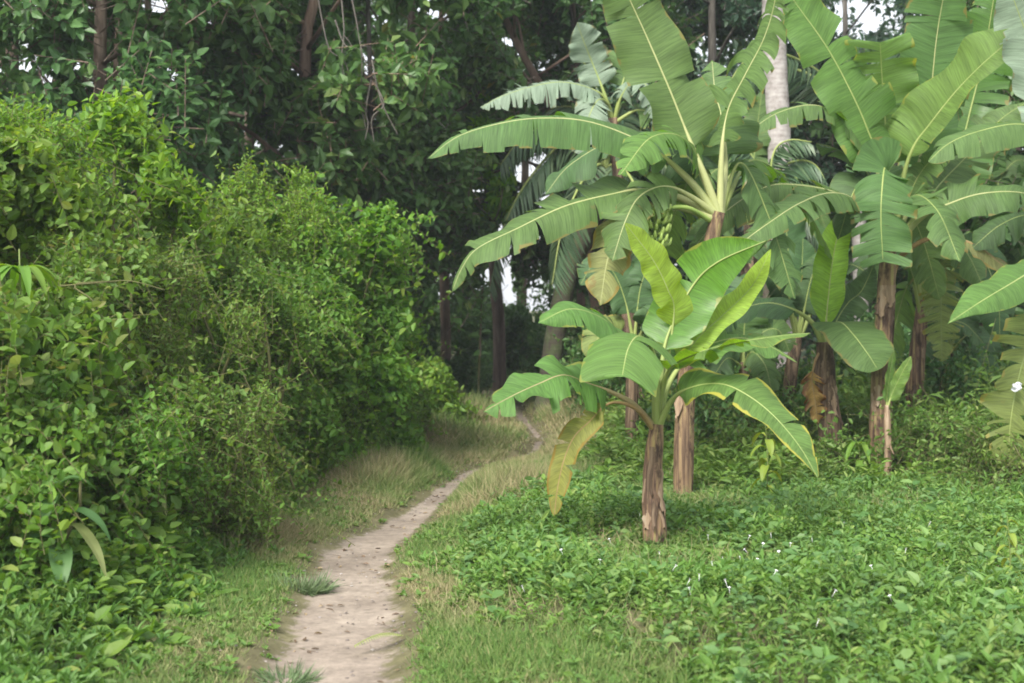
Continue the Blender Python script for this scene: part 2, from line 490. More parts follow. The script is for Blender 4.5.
def soil_mat(name, c0, c1, c2, verge=None, scale=1.0):
    m, nt, N, Lk = newmat(name)
    tc = N('ShaderNodeTexCoord')
    n1 = N('ShaderNodeTexNoise'); n1.inputs['Scale'].default_value = 1.7 * scale; n1.inputs['Detail'].default_value = 6
    n2 = N('ShaderNodeTexNoise'); n2.inputs['Scale'].default_value = 16; n2.inputs['Detail'].default_value = 8; n2.inputs['Roughness'].default_value = .7
    n3 = N('ShaderNodeTexVoronoi'); n3.inputs['Scale'].default_value = 45
    for n in (n1, n2, n3): Lk(tc.outputs['Object'], n.inputs['Vector'])
    rp = ramp(nt, [(.3, c0), (.5, c1), (.68, c2)]); Lk(n1.outputs[0], rp.inputs[0])
    mr = N('ShaderNodeMapRange'); mr.inputs['From Min'].default_value = .3; mr.inputs['From Max'].default_value = .7
    mr.inputs['To Min'].default_value = .68; mr.inputs['To Max'].default_value = 1.22
    Lk(n2.outputs[0], mr.inputs['Value'])
    src = rp.outputs[0]
    if verge is not None:
        r2 = ramp(nt, [(.3, verge[0]), (.5, verge[1]), (.68, verge[2])]); Lk(n1.outputs[0], r2.inputs[0])
        sx = N('ShaderNodeSeparateXYZ'); Lk(tc.outputs['UV'], sx.inputs[0])
        aa = N('ShaderNodeMath'); aa.operation = 'ABSOLUTE'; Lk(sx.outputs['X'], aa.inputs[0])
        n5 = N('ShaderNodeTexNoise'); n5.inputs['Scale'].default_value = 7; n5.inputs['Detail'].default_value = 7; n5.inputs['Roughness'].default_value = .7
        Lk(tc.outputs['Object'], n5.inputs['Vector'])
        a2 = N('ShaderNodeMath'); a2.operation = 'MULTIPLY_ADD'; a2.inputs[1].default_value = 1.7; Lk(n5.outputs[0], a2.inputs[0]); Lk(aa.outputs[0], a2.inputs[2])
        f_ = N('ShaderNodeMapRange'); f_.interpolation_type = 'SMOOTHSTEP'; f_.inputs['From Min'].default_value = 1.62; f_.inputs['From Max'].default_value = 2.0
        Lk(a2.outputs[0], f_.inputs['Value'])
        mv = N('ShaderNodeMix'); mv.data_type = 'RGBA'; Lk(f_.outputs[0], mv.inputs[0]); Lk(src, mv.inputs[6]); Lk(r2.outputs[0], mv.inputs[7])
        src = mv.outputs[2]
    hs = N('ShaderNodeHueSaturation'); Lk(src, hs.inputs['Color']); Lk(mr.outputs[0], hs.inputs['Value'])
    b = N('ShaderNodeBsdfPrincipled'); b.inputs['Roughness'].default_value = .95; b.inputs['Specular IOR Level'].default_value = .1
    Lk(hs.outputs[0], b.inputs['Base Color'])
    ad = N('ShaderNodeMath'); ad.operation = 'MULTIPLY_ADD'; ad.inputs[1].default_value = -.12
    Lk(n3.outputs['Distance'], ad.inputs[0]); Lk(n2.outputs[0], ad.inputs[2])
    bp = N('ShaderNodeBump'); bp.inputs['Strength'].default_value = .7; bp.inputs['Distance'].default_value = .012
    Lk(ad.outputs[0], bp.inputs['Height']); Lk(bp.outputs[0], b.inputs['Normal'])
    o = N('ShaderNodeOutputMaterial'); Lk(b.outputs[0], o.inputs[0])
    return m


def grass_mat(name):
    m, nt, N, Lk = newmat(name)
    g = N('ShaderNodeNewGeometry'); tc = N('ShaderNodeTexCoord')
    r1 = ramp(nt, [(0, (.07, .15, .03)), (.5, (.115, .215, .045)), (.8, (.17, .26, .065)), (1, (.30, .29, .13))])
    r2 = ramp(nt, [(0, (.19, .23, .08)), (.4, (.31, .28, .14)), (.8, (.42, .32, .20)), (1, (.50, .42, .27))])
    for r in (r1, r2): Lk(g.outputs['Random Per Island'], r.inputs[0])
    nz = N('ShaderNodeTexNoise'); nz.inputs['Scale'].default_value = .9; nz.inputs['Detail'].default_value = 4
    Lk(tc.outputs['Object'], nz.inputs['Vector'])
    mr = N('ShaderNodeMapRange'); mr.inputs['From Min'].default_value = .45; mr.inputs['From Max'].default_value = .68
    mr.inputs['To Min'].default_value = 0.02; mr.inputs['To Max'].default_value = .85
    sy = N('ShaderNodeSeparateXYZ'); Lk(tc.outputs['Object'], sy.inputs[0])
    my = N('ShaderNodeMapRange'); my.inputs['From Min'].default_value = 6.2; my.inputs['From Max'].default_value = 9.0; my.inputs['To Min'].default_value = -.02; my.inputs['To Max'].default_value = .075
    Lk(sy.outputs['Y'], my.inputs['Value'])
    ay = N('ShaderNodeMath'); ay.operation = 'ADD'; Lk(nz.outputs[0], ay.inputs[0]); Lk(my.outputs[0], ay.inputs[1])
    Lk(ay.outputs[0], mr.inputs['Value'])
    mx = N('ShaderNodeMix'); mx.data_type = 'RGBA'
    Lk(mr.outputs[0], mx.inputs[0]); Lk(r1.outputs[0], mx.inputs[6]); Lk(r2.outputs[0], mx.inputs[7])
    b = N('ShaderNodeBsdfPrincipled'); b.inputs['Roughness'].default_value = .6; b.inputs['Specular IOR Level'].default_value = .25
    Lk(mx.outputs[2], b.inputs['Base Color'])
    t = N('ShaderNodeBsdfTranslucent'); Lk(mx.outputs[2], t.inputs[0])
    ms = N('ShaderNodeMixShader'); ms.inputs[0].default_value = .3
    Lk(b.outputs[0], ms.inputs[1]); Lk(t.outputs[0], ms.inputs[2])
    o = N('ShaderNodeOutputMaterial'); Lk(ms.outputs[0], o.inputs[0])
    return m


M = {}
M['soil'] = soil_mat('undergrowth_soil', (.10, .09, .05), (.14, .13, .07), (.19, .17, .095))
M['path'] = soil_mat('trodden_earth', (.195, .16, .13), (.275, .228, .186), (.34, .285, .235), verge=((.10, .09, .05), (.14, .13, .07), (.19, .17, .095)))
M['grass'] = grass_mat('verge_grass')
M['tuft'] = foliage_mat('bluish_grass', [(0, (.09, .15, .065)), (1, (.19, .26, .13))], .25)
M['bush'] = foliage_mat('thicket_leaves', [(0, (.088, .185, .032)), (.4, (.122, .24, .042)), (.8, (.165, .285, .05)), (.95, (.19, .30, .055)), (1, (.26, .32, .08))], .42)
M['bush_bright'] = foliage_mat('young_thicket_leaves', [(0, (.105, .22, .034)), (.5, (.15, .29, .044)), (.9, (.21, .35, .055)), (1, (.26, .35, .07))], .44)
M['bush_dull'] = foliage_mat('dull_thicket_leaves', [(0, (.11, .205, .04)), (.5, (.155, .26, .052)), (.85, (.195, .29, .062)), (.96, (.21, .25, .07)), (1, (.27, .26, .08))], .42)
M['weed'] = foliage_mat('weed_leaves', [(0, (.075, .17, .035)), (.5, (.11, .225, .048)), (.88, (.12, .23, .045)), (1, (.2, .28, .07))], .3)
M['cover'] = foliage_mat('ground_cover_leaves', [(0, (.075, .165, .028)), (.5, (.118, .228, .042)), (.88, (.17, .28, .06)), (1, (.25, .33, .10))], .36, nscale=1.6, tint=(.78, 1.22))
M['cover_soft'] = foliage_mat('soft_bluish_cover', [(0, (.075, .16, .045)), (.6, (.12, .22, .065)), (1, (.18, .28, .08))], .3, nscale=1.6)
M['dark'] = foliage_mat('forest_leaves', [(0, (.058, .13, .044)), (.5, (.09, .185, .06)), (.9, (.125, .235, .078)), (1, (.16, .25, .08))], .38, spec=.45, rough=.42)
M['mid'] = foliage_mat('forest_leaves_mid', [(0, (.062, .150, .044)), (.5, (.092, .20, .058)), (.9, (.13, .245, .075)), (.985, (.16, .25, .07)), (1, (.27, .27, .07))], .38, spec=.45, rough=.42)
M['blue'] = foliage_mat('bluish_forest_leaves', [(0, (.044, .092, .056)), (.5, (.064, .125, .072)), (1, (.10, .17, .09))], .3, spec=.5, rough=.4)
M['lime'] = foliage_mat('fresh_leaves', [(0, (.14, .30, .03)), (.6, (.21, .40, .04)), (1, (.32, .46, .06))], .4)
M['yellow_sapling'] = foliage_mat('yellowing_leaves', [(0, (.15, .24, .035)), (.6, (.24, .32, .05)), (1, (.38, .36, .08))], .35)
M['broad'] = foliage_mat('broad_weed_leaves', [(0, (.06, .15, .045)), (1, (.10, .21, .06))], .3)
M['pale_leaf'] = foliage_mat('withering_leaf', [(0, (.3, .36, .12)), (1, (.38, .40, .16))], .3)
M['litter'] = foliage_mat('dead_litter', [(0, (.08, .055, .035)), (.6, (.19, .13, .08)), (1, (.34, .27, .15))], .1)
M['pebble'] = foliage_mat('pebbles', [(0, (.12, .10, .085)), (.6, (.24, .205, .18)), (1, (.38, .34, .31))], .0)
M['frond'] = foliage_mat('palm_leaflets', [(0, (.07, .125, .07)), (.6, (.105, .17, .09)), (1, (.15, .21, .11))], .3, rough=.4)
M['ban'] = banana_mat('banana_leaf', (.070, .165, .030), (.095, .18, .052), (.19, .18, .05), .035, dead=(.17, .15, .05), dead_amt=-.09)
M['ban_limp'] = banana_mat('banana_leaf_limp', (.16, .24, .045), (.19, .255, .07), (.30, .27, .07), .10, dead=(.24, .19, .05), dead_amt=-.02)
M['ban_bright'] = banana_mat('banana_leaf_bright', (.098, .225, .034), (.115, .22, .05), (.23, .27, .055), .03, trans=.42)
M['ban_young'] = banana_mat('banana_leaf_young', (.225, .39, .036), (.22, .37, .05), (.30, .40, .045), .0, trans=.5)
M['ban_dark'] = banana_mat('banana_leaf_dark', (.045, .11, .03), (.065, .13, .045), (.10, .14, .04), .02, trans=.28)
M['ban_pale'] = banana_mat('banana_leaf_pale', (.13, .19, .12), (.20, .27, .19), (.2, .2, .1), .03, rough=.33, trans=.25)
M['ban_edge'] = banana_mat('banana_leaf_yellow_edged', (.095, .215, .036), (.12, .22, .055), (.42, .40, .07), .16, trans=.4)
M['ban_dying'] = banana_mat('banana_leaf_dying', (.22, .24, .06), (.26, .27, .10), (.32, .25, .07), .2, dead=(.26, .13, .04), dead_amt=.03)
M['ban_yellow'] = banana_mat('banana_leaf_yellow', (.20, .215, .032), (.21, .215, .045), (.24, .17, .03), .2, dead=(.07, .035, .015), dead_amt=.02, trans=.3)
M['ban_dead'] = banana_mat('banana_leaf_dead', (.36, .20, .05), (.36, .22, .07), (.22, .11, .04), .3, dead=(.16, .075, .03), dead_amt=.05, trans=.25)
M['rib'] = streak_mat('midrib', [(.3, (.22, .29, .085)), (.7, (.33, .38, .13))], 6, 3, .45, .1)
M['rib_pale'] = streak_mat('pale_petiole', [(.3, (.29, .33, .13)), (.7, (.41, .42, .20))], 6, 3, .45, .1)
M['rib_red'] = streak_mat('reddish_petiole', [(.3, (.28, .2, .12)), (.7, (.36, .31, .16))], 6, 3, .5, .1)
M['rib_dead'] = streak_mat('withered_petiole', [(.3, (.20, .12, .06)), (.7, (.40, .28, .13))], 8, 3, .7, .3)
M['stem_a'] = streak_mat('banana_sheaths', [(.30, (.05, .03, .022)), (.44, (.12, .075, .055)), (.54, (.26, .165, .105)), (.63, (.36, .28, .12)), (.72, (.24, .15, .10))], 30, 1.3, .75, .6, patch=(.055, .035, .028))
M['stem_b'] = streak_mat('red_brown_sheaths', [(.30, (.04, .024, .018)), (.42, (.13, .085, .055)), (.54, (.26, .175, .10)), (.62, (.33, .29, .12)), (.72, (.18, .12, .075))], 30, 1.3, .75, .6, patch=(.06, .035, .026))
M['stem_c'] = streak_mat('dark_fibrous_sheaths', [(.32, (.04, .028, .02)), (.48, (.11, .075, .05)), (.6, (.24, .17, .11)), (.72, (.34, .27, .18))], 30, 1.4, .85, .9, patch=(.05, .035, .025))
M['sheath'] = streak_mat('dry_sheath', [(.3, (.14, .10, .07)), (.5, (.30, .21, .14)), (.7, (.44, .35, .26))], 20, 1.3, .85, .5)
M['sheath_dark'] = streak_mat('dark_dry_sheath', [(.3, (.045, .03, .022)), (.5, (.12, .08, .055)), (.7, (.26, .19, .13))], 30, 1.3, .85, .6)
M['bark'] = streak_mat('brown_bark', [(.3, (.08, .06, .048)), (.5, (.17, .125, .10)), (.7, (.28, .22, .175))], 14, 2.2, .9, 1.0, .015)
M['bark_red'] = streak_mat('red_brown_bark', [(.3, (.17, .115, .085)), (.5, (.29, .20, .155)), (.7, (.40, .29, .23))], 12, 2.2, .9, .9, .012)
M['bark_grey'] = streak_mat('grey_bark', [(.3, (.07, .062, .055)), (.5, (.15, .135, .12)), (.7, (.25, .23, .2))], 12, 2.4, .9, .9, .012)
M['palm_bark'] = streak_mat('pale_palm_bark', [(.3, (.20, .18, .165)), (.45, (.33, .30, .285)), (.58, (.42, .39, .375)), (.75, (.52, .49, .475))], 7, 9, .85, .6, .01, ring=5.5)
M['mossy_bark'] = streak_mat('mossy_palm_bark', [(.3, (.045, .038, .03)), (.45, (.095, .08, .062)), (.6, (.09, .115, .05)), (.72, (.17, .155, .12))], 8, 6, .9, .9, .02, ring=6)
M['twig'] = streak_mat('twigs', [(.3, (.07, .08, .03)), (.7, (.17, .16, .07))], 12, 3, .85, .2)
M['green_stem'] = streak_mat('green_stems', [(.3, (.10, .15, .04)), (.7, (.2, .24, .08))], 12, 3, .7, .2)
M['fruit'] = streak_mat('green_fruit', [(.3, (.20, .31, .07)), (.7, (.32, .43, .11))], 6, 3, .45, .1)
M['petal'] = streak_mat('white_petal', [(.3, (.72, .72, .74)), (.7, (.82, .82, .82))], 6, 6, .6, .05)
M['scrap'] = streak_mat('white_plastic', [(.3, (.70, .72, .78)), (.7, (.82, .84, .88))], 8, 8, .4, .2)

# ------------------------------------------------------------------ ground and path (structure)
def build_ground():
    def warp(a, b, n, near):
        u = np.linspace(-1, 1, n)
        return near * u + (b - near) * np.sign(u) * np.abs(u) ** 5
    xs = warp(-1, 190, 241, 9.0)
    ys = warp(-1, 190, 281, 15.0) + 9
    X, Y = np.meshgrid(xs, ys)
    Z = gz(X, Y)
    n, m = X.shape
    idx = np.arange(n * m).reshape(n, m)
    q = np.stack([idx[:-1, :-1], idx[:-1, 1:], idx[1:, 1:], idx[1:, :-1]], -1).reshape(-1, 4)
    mb = MB(); mb.add(np.stack([X, Y, Z], -1).reshape(-1, 3), [q])
    tag(mb.build('ground', M['soil']), kind='structure')
    # the trodden path
    P = PATH
    T = np.gradient(P[:, :2], axis=0); T /= np.linalg.norm(T, axis=1)[:, None]
    S = np.c_[T[:, 1], -T[:, 0]]
    C = 25
    u = np.linspace(-1, 1, C)
    rows, uvs = [], []
    for i in range(len(P)):
        hw = P[i, 2] * .5
        ext = hw + .26
        rows.append(P[i, :2][None] + S[i][None] * (u * ext)[:, None])
        uvs.append(np.c_[u * ext / hw, np.zeros(C)])
    R = np.array(rows)
    pdr = np.array([np.abs(r) for r in np.array(uvs)[..., 0]]) * (P[:, 2] * .5)[:, None] - (P[:, 2] * .5)[:, None]
    Z = gz(R[..., 0], R[..., 1], pdr) + .012 - .05 * (np.abs(u) ** 8)[None, :] + .016 * (vnoise(R[..., 0] * 5, R[..., 1] * 5) - .5)
    V = np.concatenate([R, Z[..., None]], -1)
    n, m = V.shape[:2]
    idx = np.arange(n * m).reshape(n, m)
    q = np.stack([idx[:-1, :-1], idx[:-1, 1:], idx[1:, 1:], idx[1:, :-1]], -1).reshape(-1, 4)
    mb = MB(); mb.add(V.reshape(-1, 3), [q], np.array(uvs).reshape(-1, 2))
    tag(mb.build('path', M['path'], uv=True), kind='structure')


build_ground()

# weed limits either side of the verge grass, read off the photograph as (row, column)
LB = np.array([(300, 480), (400, 455), (430, 420), (450, 345), (490, 290), (520, 265), (560, 245), (600, 225), (640, 185), (683, 140), (800, 60), (1600, -400)], float)
RB = np.array([(300, 500), (400, 560), (440, 600), (470, 560), (490, 520), (520, 470), (560, 440), (600, 440), (630, 455), (650, 560), (683, 620), (800, 900), (1600, 2600)], float)


def zones(x, y):
    px, py = proj(x, y)
    jl = 34 * (vnoise(x * 2.2, y * 2.2) - .5) * 2 + 60 * (vnoise(x * 9.2, y * 9.2) - .5)
    left = px < np.interp(py, LB[:, 0], LB[:, 1]) + jl
    right = px > np.interp(py, RB[:, 0], RB[:, 1]) + jl
    return left, right, px, py


def scatter(n, x0, x1, y0, y1):
    return x0 + (x1 - x0) * rng.random(n), y0 + (y1 - y0) * rng.random(n)


def build_grass():
    mb = MB()
    for (n, y0, y1, h, w) in ((260000, 4.6, 9.5, .070, .0026), (190000, 9.5, 14.5, .105, .0034), (90000, 14.5, 27, .15, .0050), (25000, 2.5, 4.6, .07, .002), (45000, 4.6, 12.0, .17, .0022)):
        y = np.sqrt(y0 ** 2 + (y1 ** 2 - y0 ** 2) * rng.random(n))
        row = 300 + CAMZ * F / y
        l = np.interp(row, LB[:, 0], LB[:, 1]) - 60; r = np.interp(row, RB[:, 0], RB[:, 1]) + 60
        among = h == .17
        if among: l, r = r - 80, r + 650
        wide = (r - l) / F * y
        k = rng.random(n) < wide / wide.max()
        y, row, l, r = y[k], row[k], l[k], r[k]
        x = (l + (r - l) * rng.random(len(y)) - 512) / F * y
        pd = pathdist(x, y)
        left, right, px, py = zones(x, y)
        k = np.ones(len(x), bool) if among else ~(left & (rng.random(len(x)) > .3)) & ~(right & (rng.random(len(x)) > .35))
        edge = vnoise(x * 5.1, y * 5.1) * .6 + vnoise(x * 13, y * 13) * .4
        k &= rng.random(len(x)) < np.clip((pd + .10 - .26 * edge) * 7, .004, 1)
        k &= rng.random(len(x)) < .5 + .5 * sstep(.25, .5, vnoise(x * 2.6 + 5, y * 2.6))
        x, y, pd = x[k], y[k], pd[k]
        n2 = len(x)
        z = gz(x, y, pd)
        tall = sstep(.30, .7, vnoise(x * 1.1 + 31, y * 1.1)) * sstep(.05, .45, pd) * (.25 + .75 * sstep(7.5, 9.0, y))
        if among: tall = tall * .25
        L = h * (.45 + .8 * rng.random(n2)) * (.75 + 1.7 * tall) * (.45 + .55 * sstep(-.05, .2, pd))
        D = rng.normal(size=(n2, 3)) * np.array([.5, .5, .1]) + UPV * .9
        N = rng.normal(size=(n2, 3)) + np.array([0, -.6, .5])
        put_leaves(mb, np.c_[x, y, z - .005], D, N, L, w * (.7 + .6 * rng.random(n2)), BLADE)
    o = mb.build('grass', M['grass'], smooth=False)
    tag(o, 'short dry and green grass along both verges of the footpath', 'grass', kind='stuff')


build_grass()


def build_cover(name, label, side, n, x0, x1, y0, y1, hgt, leafL, aspect, mat, K=9, keep=1.0, rise=None, spread=.5):
    mb = MB()
    x, y = scatter(n, x0, x1, y0, y1)
    px, py = proj(x, y)
    k = (px > -420) & (px < 1560)
    x, y = x[k], y[k]
    left, right, px, py = zones(x, y)
    pd = pathdist(x, y)
    k = (left if side == 'L' else right if side == 'R' else ~left & ~right) & (pd > (.12 if side != 'V' else -.02 + .3 * rng.random(len(x))))
    k &= rng.random(len(x)) < .35 + .65 * sstep(.2, .45, vnoise(x * 1.7 + 3, y * 1.7 + 8))
    x, y, pd = x[k], y[k], pd[k]
    n2 = len(x)
    z = gz(x, y, pd)
    clump = vnoise(x * 1.4 + 11, y * 1.4) * .6 + vnoise(x * 3.1 + 5, y * 3.1 + 2) * .4
    h = hgt * (.35 + .9 * clump) * (.7 + .6 * rng.random(n2)) * (.45 + .55 * sstep(.1, .8, pd))
    if rise is not None: h = h * rise(x, y)
    lim = np.interp(py[k], (LB if side == 'L' else RB)[:, 0], (LB if side == 'L' else RB)[:, 1])
    ins = (lim - px[k]) / F * y * (1 if side == 'L' else -1)
    if side == 'V': ins = ins * 0 + 1
    h = h * (.35 + .65 * sstep(-.25, .55, ins))
    th_ = rng.random(n2) < .12 + .88 * sstep(-.35, .45, ins + .35 * rng.normal(size=n2))
    x, y, pd, z, h = x[th_], y[th_], pd[th_], z[th_], h[th_]; n2 = len(x)
    lean = rng.normal(size=(n2, 3)) * .28; lean[:, 2] = 1; lean = nrm(lean)
    B = np.c_[x, y, z]
    prisms(mb, B, B + lean * h[:, None], .0028, .0015)
    u = .25 + .75 * (np.arange(K) + .7) / K
    P = B[:, None, :] + lean[:, None, :] * (h[:, None] * u[None, :])[..., None]
    ang = (np.arange(K) * 2.4)[None, :] + 6.28 * rng.random(n2)[:, None]
    R = np.stack([np.cos(ang), np.sin(ang), np.zeros_like(ang)], -1)
    D = R + lean[:, None, :] * (.1 + spread * u)[None, :, None] + rng.normal(size=R.shape) * .22
    N = UPV + rng.normal(size=R.shape) * .42 + R * -.15 + np.array([0, -.25, 0])
    L = leafL * (.5 + .7 * rng.random((n2, K))) * (.6 + 1.1 * rng.random(n2) ** 2)[:, None]
    far = (y > 11.5).repeat(K)
    P = P.reshape(-1, 3); D = D.reshape(-1, 3); N = N.reshape(-1, 3); L = L.ravel()
    for sel, tm in ((~far, OVAL), (far, SIMPLE)):
        if sel.any():
            put_leaves(mb, P[sel], D[sel], N[sel], L[sel], L[sel] * aspect * .5, tm)
    o = mb.build(name, mat, smooth=False)
    tag(o, label, 'ground cover', kind='stuff')
    return x, y, z + h


def lside(x, y):
    px, py = proj(x, y)
    return (np.interp(py, LB[:, 0], LB[:, 1]) - px) / F * y


def rfoot(x, y):
    """low where the banana stems are bare to the ground"""
    r = .45 + .75 * vnoise(x * .8 + 3, y * .8 + 9) + .5 * sstep(2.0, 3.6, x) * sstep(8, 11, y)
    for fx_, fy_, rad_ in ((.90, 8.75, 1.0), (1.36, 11.0, .9), (3.32, 12.6, .9), (2.95, 13.0, .7)):
        d = np.hypot((x - fx_), (y - fy_ + .55) * .62)
        r = r * (.10 + .90 * sstep(.15, rad_, d))
    return r


cx, cy, cz = build_cover('ground_cover', 'dense small leaved green creeper carpeting the ground around the banana plants', 'R', 60000, -.9, 7.0, 4.2, 13.8, .18, .036, .54, M['cover'], 10, rise=rfoot, spread=.6)
build_cover('ground_cover', 'narrow leaved upright weeds mixed through the creeping cover at right', 'R', 8000, -.9, 7.0, 4.2, 13.8, .24, .050, .30, M['weed'], 9, rise=rfoot, spread=1.2)
build_cover('ground_cover', 'scattered soft weeds with rounder paler leaves rising above the creeper', 'R', 3600, -.5, 6.0, 4.6, 12.5, .26, .050, .62, M['cover_soft'], 8, spread=.3, rise=rfoot)
build_cover('ground_cover', 'little broadleaf weeds sprinkled through the verge grass', 'V', 15000, -3, 3, 4.4, 14, .07, .032, .5, M['weed'], 7, spread=.6)
build_cover('ground_cover', 'taller green undergrowth at the foot of the banana stems', 'R', 9000, .8, 8.5, 11.3, 19, .55, .085, .38, M['cover'], 10, rise=rfoot)
build_cover('ground_cover', 'bright low weeds massed below the left thicket', 'L', 26000, -5.2, -.5, 4.0, 12.5, .30, .050, .34, M['weed'], 11,
            rise=lambda x, y: .45 + 1.3 * sstep(.1, 1.2, lside(x, y)), spread=1.5)
build_cover('ground_cover', 'taller broad leaved weeds climbing the foot of the left thicket', 'L', 17000, -5.0, -.4, 5.0, 13.0, .60, .066, .58, M['bush'], 9,
            rise=lambda x, y: .12 + (.35 + .95 * sstep(5.6, 8.0, y)) * sstep(.0, .95, lside(x, y)), spread=.35)
build_cover('ground_cover', 'leafy weeds and ferns where the path enters the trees', 'L', 4500, -4, .5, 12.0, 24, .40, .10, .45, M['weed'], 9)

# ------------------------------------------------------------------ shrubs
def shrub(name, label, group, px, Y, top_py, rx, mat, n=900, leafL=.075, aspect=.55, cat='shrub', slen=.32, K=12, zlow=.15, ry=None, nl=18, up=.55, droop=.25, tm=None, stem=M['twig'], seed_w=1.0):
    top = at(px, top_py, Y)
    x, z1 = top[0], top[2]
    g = float(gz(np.array([x]), np.array([Y]))[0])
    base = np.array([x, Y, g])
    t = thing(name, label, cat, base, group)
    H = z1 - g
    ry = ry or rx
    lobes = []
    for i in range(nl):
        a = rng.random() * 6.28
        hz = zlow + (1 - zlow) * (i + .5) / nl
        rr = rx * (.30 + .24 * rng.random()) * (1.1 - .5 * hz)
        wob = (rx - rr) * (.55 + .75 * rng.random()) * (1.2 - .4 * hz ** 2)
        lobes.append((x + math.cos(a) * wob, Y + math.sin(a) * wob * ry / rx, g + H * hz * .98 - rr * .75, rr, rr, rr * (.8 + .4 * rng.random())))
    # one lobe that carries the very top
    lobes.append((x + .1 * rx * rng.normal(), Y, z1 - .3 * rx - .08, .38 * rx, .38 * rx, .34 * rx))
    lm, tm_ = MB(), MB()
    for lb in lobes:
        c = np.array(lb[:3])
        pts = catmull([base + np.array([.08 * rng.normal(), .08 * rng.normal(), -.05]), base * .5 + c * .5 + rng.normal(size=3) * .12, c], 7)
        tm_.tube(pts, np.linspace(.018, .006, 7) * (.6 + H * .3), 5)
    shoots(lm, tm_, lobes, n, slen, K, leafL, aspect, tm or OVAL, up=up, droop=droop, floor=g + .05)
    # long whips that break the outline
    k = max(6, n // 28)
    d = rsphere(k); d[:, 2] = np.abs(d[:, 2]) * .9 + .35; d = nrm(d)
    li = rng.integers(0, len(lobes), k)
    LB_ = np.array(lobes)
    wl = [(LB_[j, 0] + d[i, 0] * LB_[j, 3] * 1.15, LB_[j, 1] + d[i, 1] * LB_[j, 4] * 1.15, LB_[j, 2] + d[i, 2] * LB_[j, 5] * 1.15, .05, .05, .09) for i, j in enumerate(li)]
    shoots(lm, tm_, wl, k * 4, slen * 1.7, K + 3, leafL * .9, aspect, tm or OVAL, up=1.0, droop=droop * .5, floor=g + .05)
    lm.build('foliage', mat, t, smooth=False)
    tm_.build('stems', stem, t)
    return t


GT = 'shrubs of the thicket left of the path'
S = [
    # px, Y, top, rx, mat, n, leaf, label
    (-45, 8.6, 100, .85, 'bush', 1000, .08, 'tall leafy shrub cut by the left edge of the picture'),
    (42, 9.6, 92, .72, 'bush_bright', 1100, .075, 'tall bright shrub at far left below the double brown trunk'),
    (112, 10.2, 82, .62, 'bush_bright', 950, .075, 'bright pointed shrub forming the highest tip of the thicket'),
    (178, 12.0, 190, .8, 'bush', 950, .07, 'mid green shrub filling the dip right of the highest thicket tip'),
    (262, 12.4, 152, .75, 'bush_bright', 1150, .07, 'bright fine leaved shrub below the straight trunk with the broken fork'),
    (335, 13.0, 190, .8, 'bush_bright', 1150, .07, 'rounded bright shrub at the upper right shoulder of the thicket'),
    (370, 14.0, 222, .46, 'bush', 850, .075, 'shrub at the right edge of the thicket, nearest the dark opening'),
    (-20, 7.4, 250, .7, 'bush_dull', 800, .075, 'dull green shrub at the left edge, halfway up the thicket'),
    (80, 8.6, 215, .7, 'bush_dull', 1000, .07, 'olive tangled shrub with a bare arching twig on its face'),
    (165, 9.6, 235, .7, 'bush_dull', 1000, .065, 'olive fine leaved shrub in the middle of the thicket'),
    (235, 10.8, 230, .7, 'bush', 1000, .065, 'mid green shrub behind the leaning dead stick'),
    (276, 11.8, 255, .60, 'bush', 1000, .07, 'dense green shrub overhanging the dry verge grass'),
    (338, 13.0, 290, .55, 'bush', 850, .08, 'large leaved shrub with yellow flecks above the dark hollow'),
    (10, 7.0, 380, .55, 'bush', 650, .07, 'low broad leaved shrub at the foot of the thicket by the left edge'),
    (105, 7.7, 375, .6, 'bush', 750, .065, 'low green shrub in front of the arching bare twig'),
    (190, 8.8, 375, .55, 'bush_dull', 700, .06, 'low dull shrub left of the leaning dead stick'),
    (222, 9.9, 388, .42, 'bush_dull', 700, .06, 'low twiggy shrub at the foot of the thicket behind the dead stick'),
    (266, 11.4, 398, .36, 'bush', 600, .07, 'low shrub at the right foot of the thicket by the verge grass'),
    (384, 15.2, 362, .42, 'bush', 600, .09, 'soft green bush just beyond the end of the thicket'),
    (424, 17.0, 358, .42, 'bush_bright', 650, .11, 'bright low bush below the short red brown trunk'),
]
for (px, Y, tp, rx, mt, n, lf, lab) in S:
    shrub('thicket_shrub', lab, GT, px, Y, tp, rx, M[mt], int(n * 1.5), lf * (.75 + .55 * rng.random()), aspect=.42 + .3 * rng.random(), zlow=.03, droop=.1 + .35 * rng.random(), nl=20)

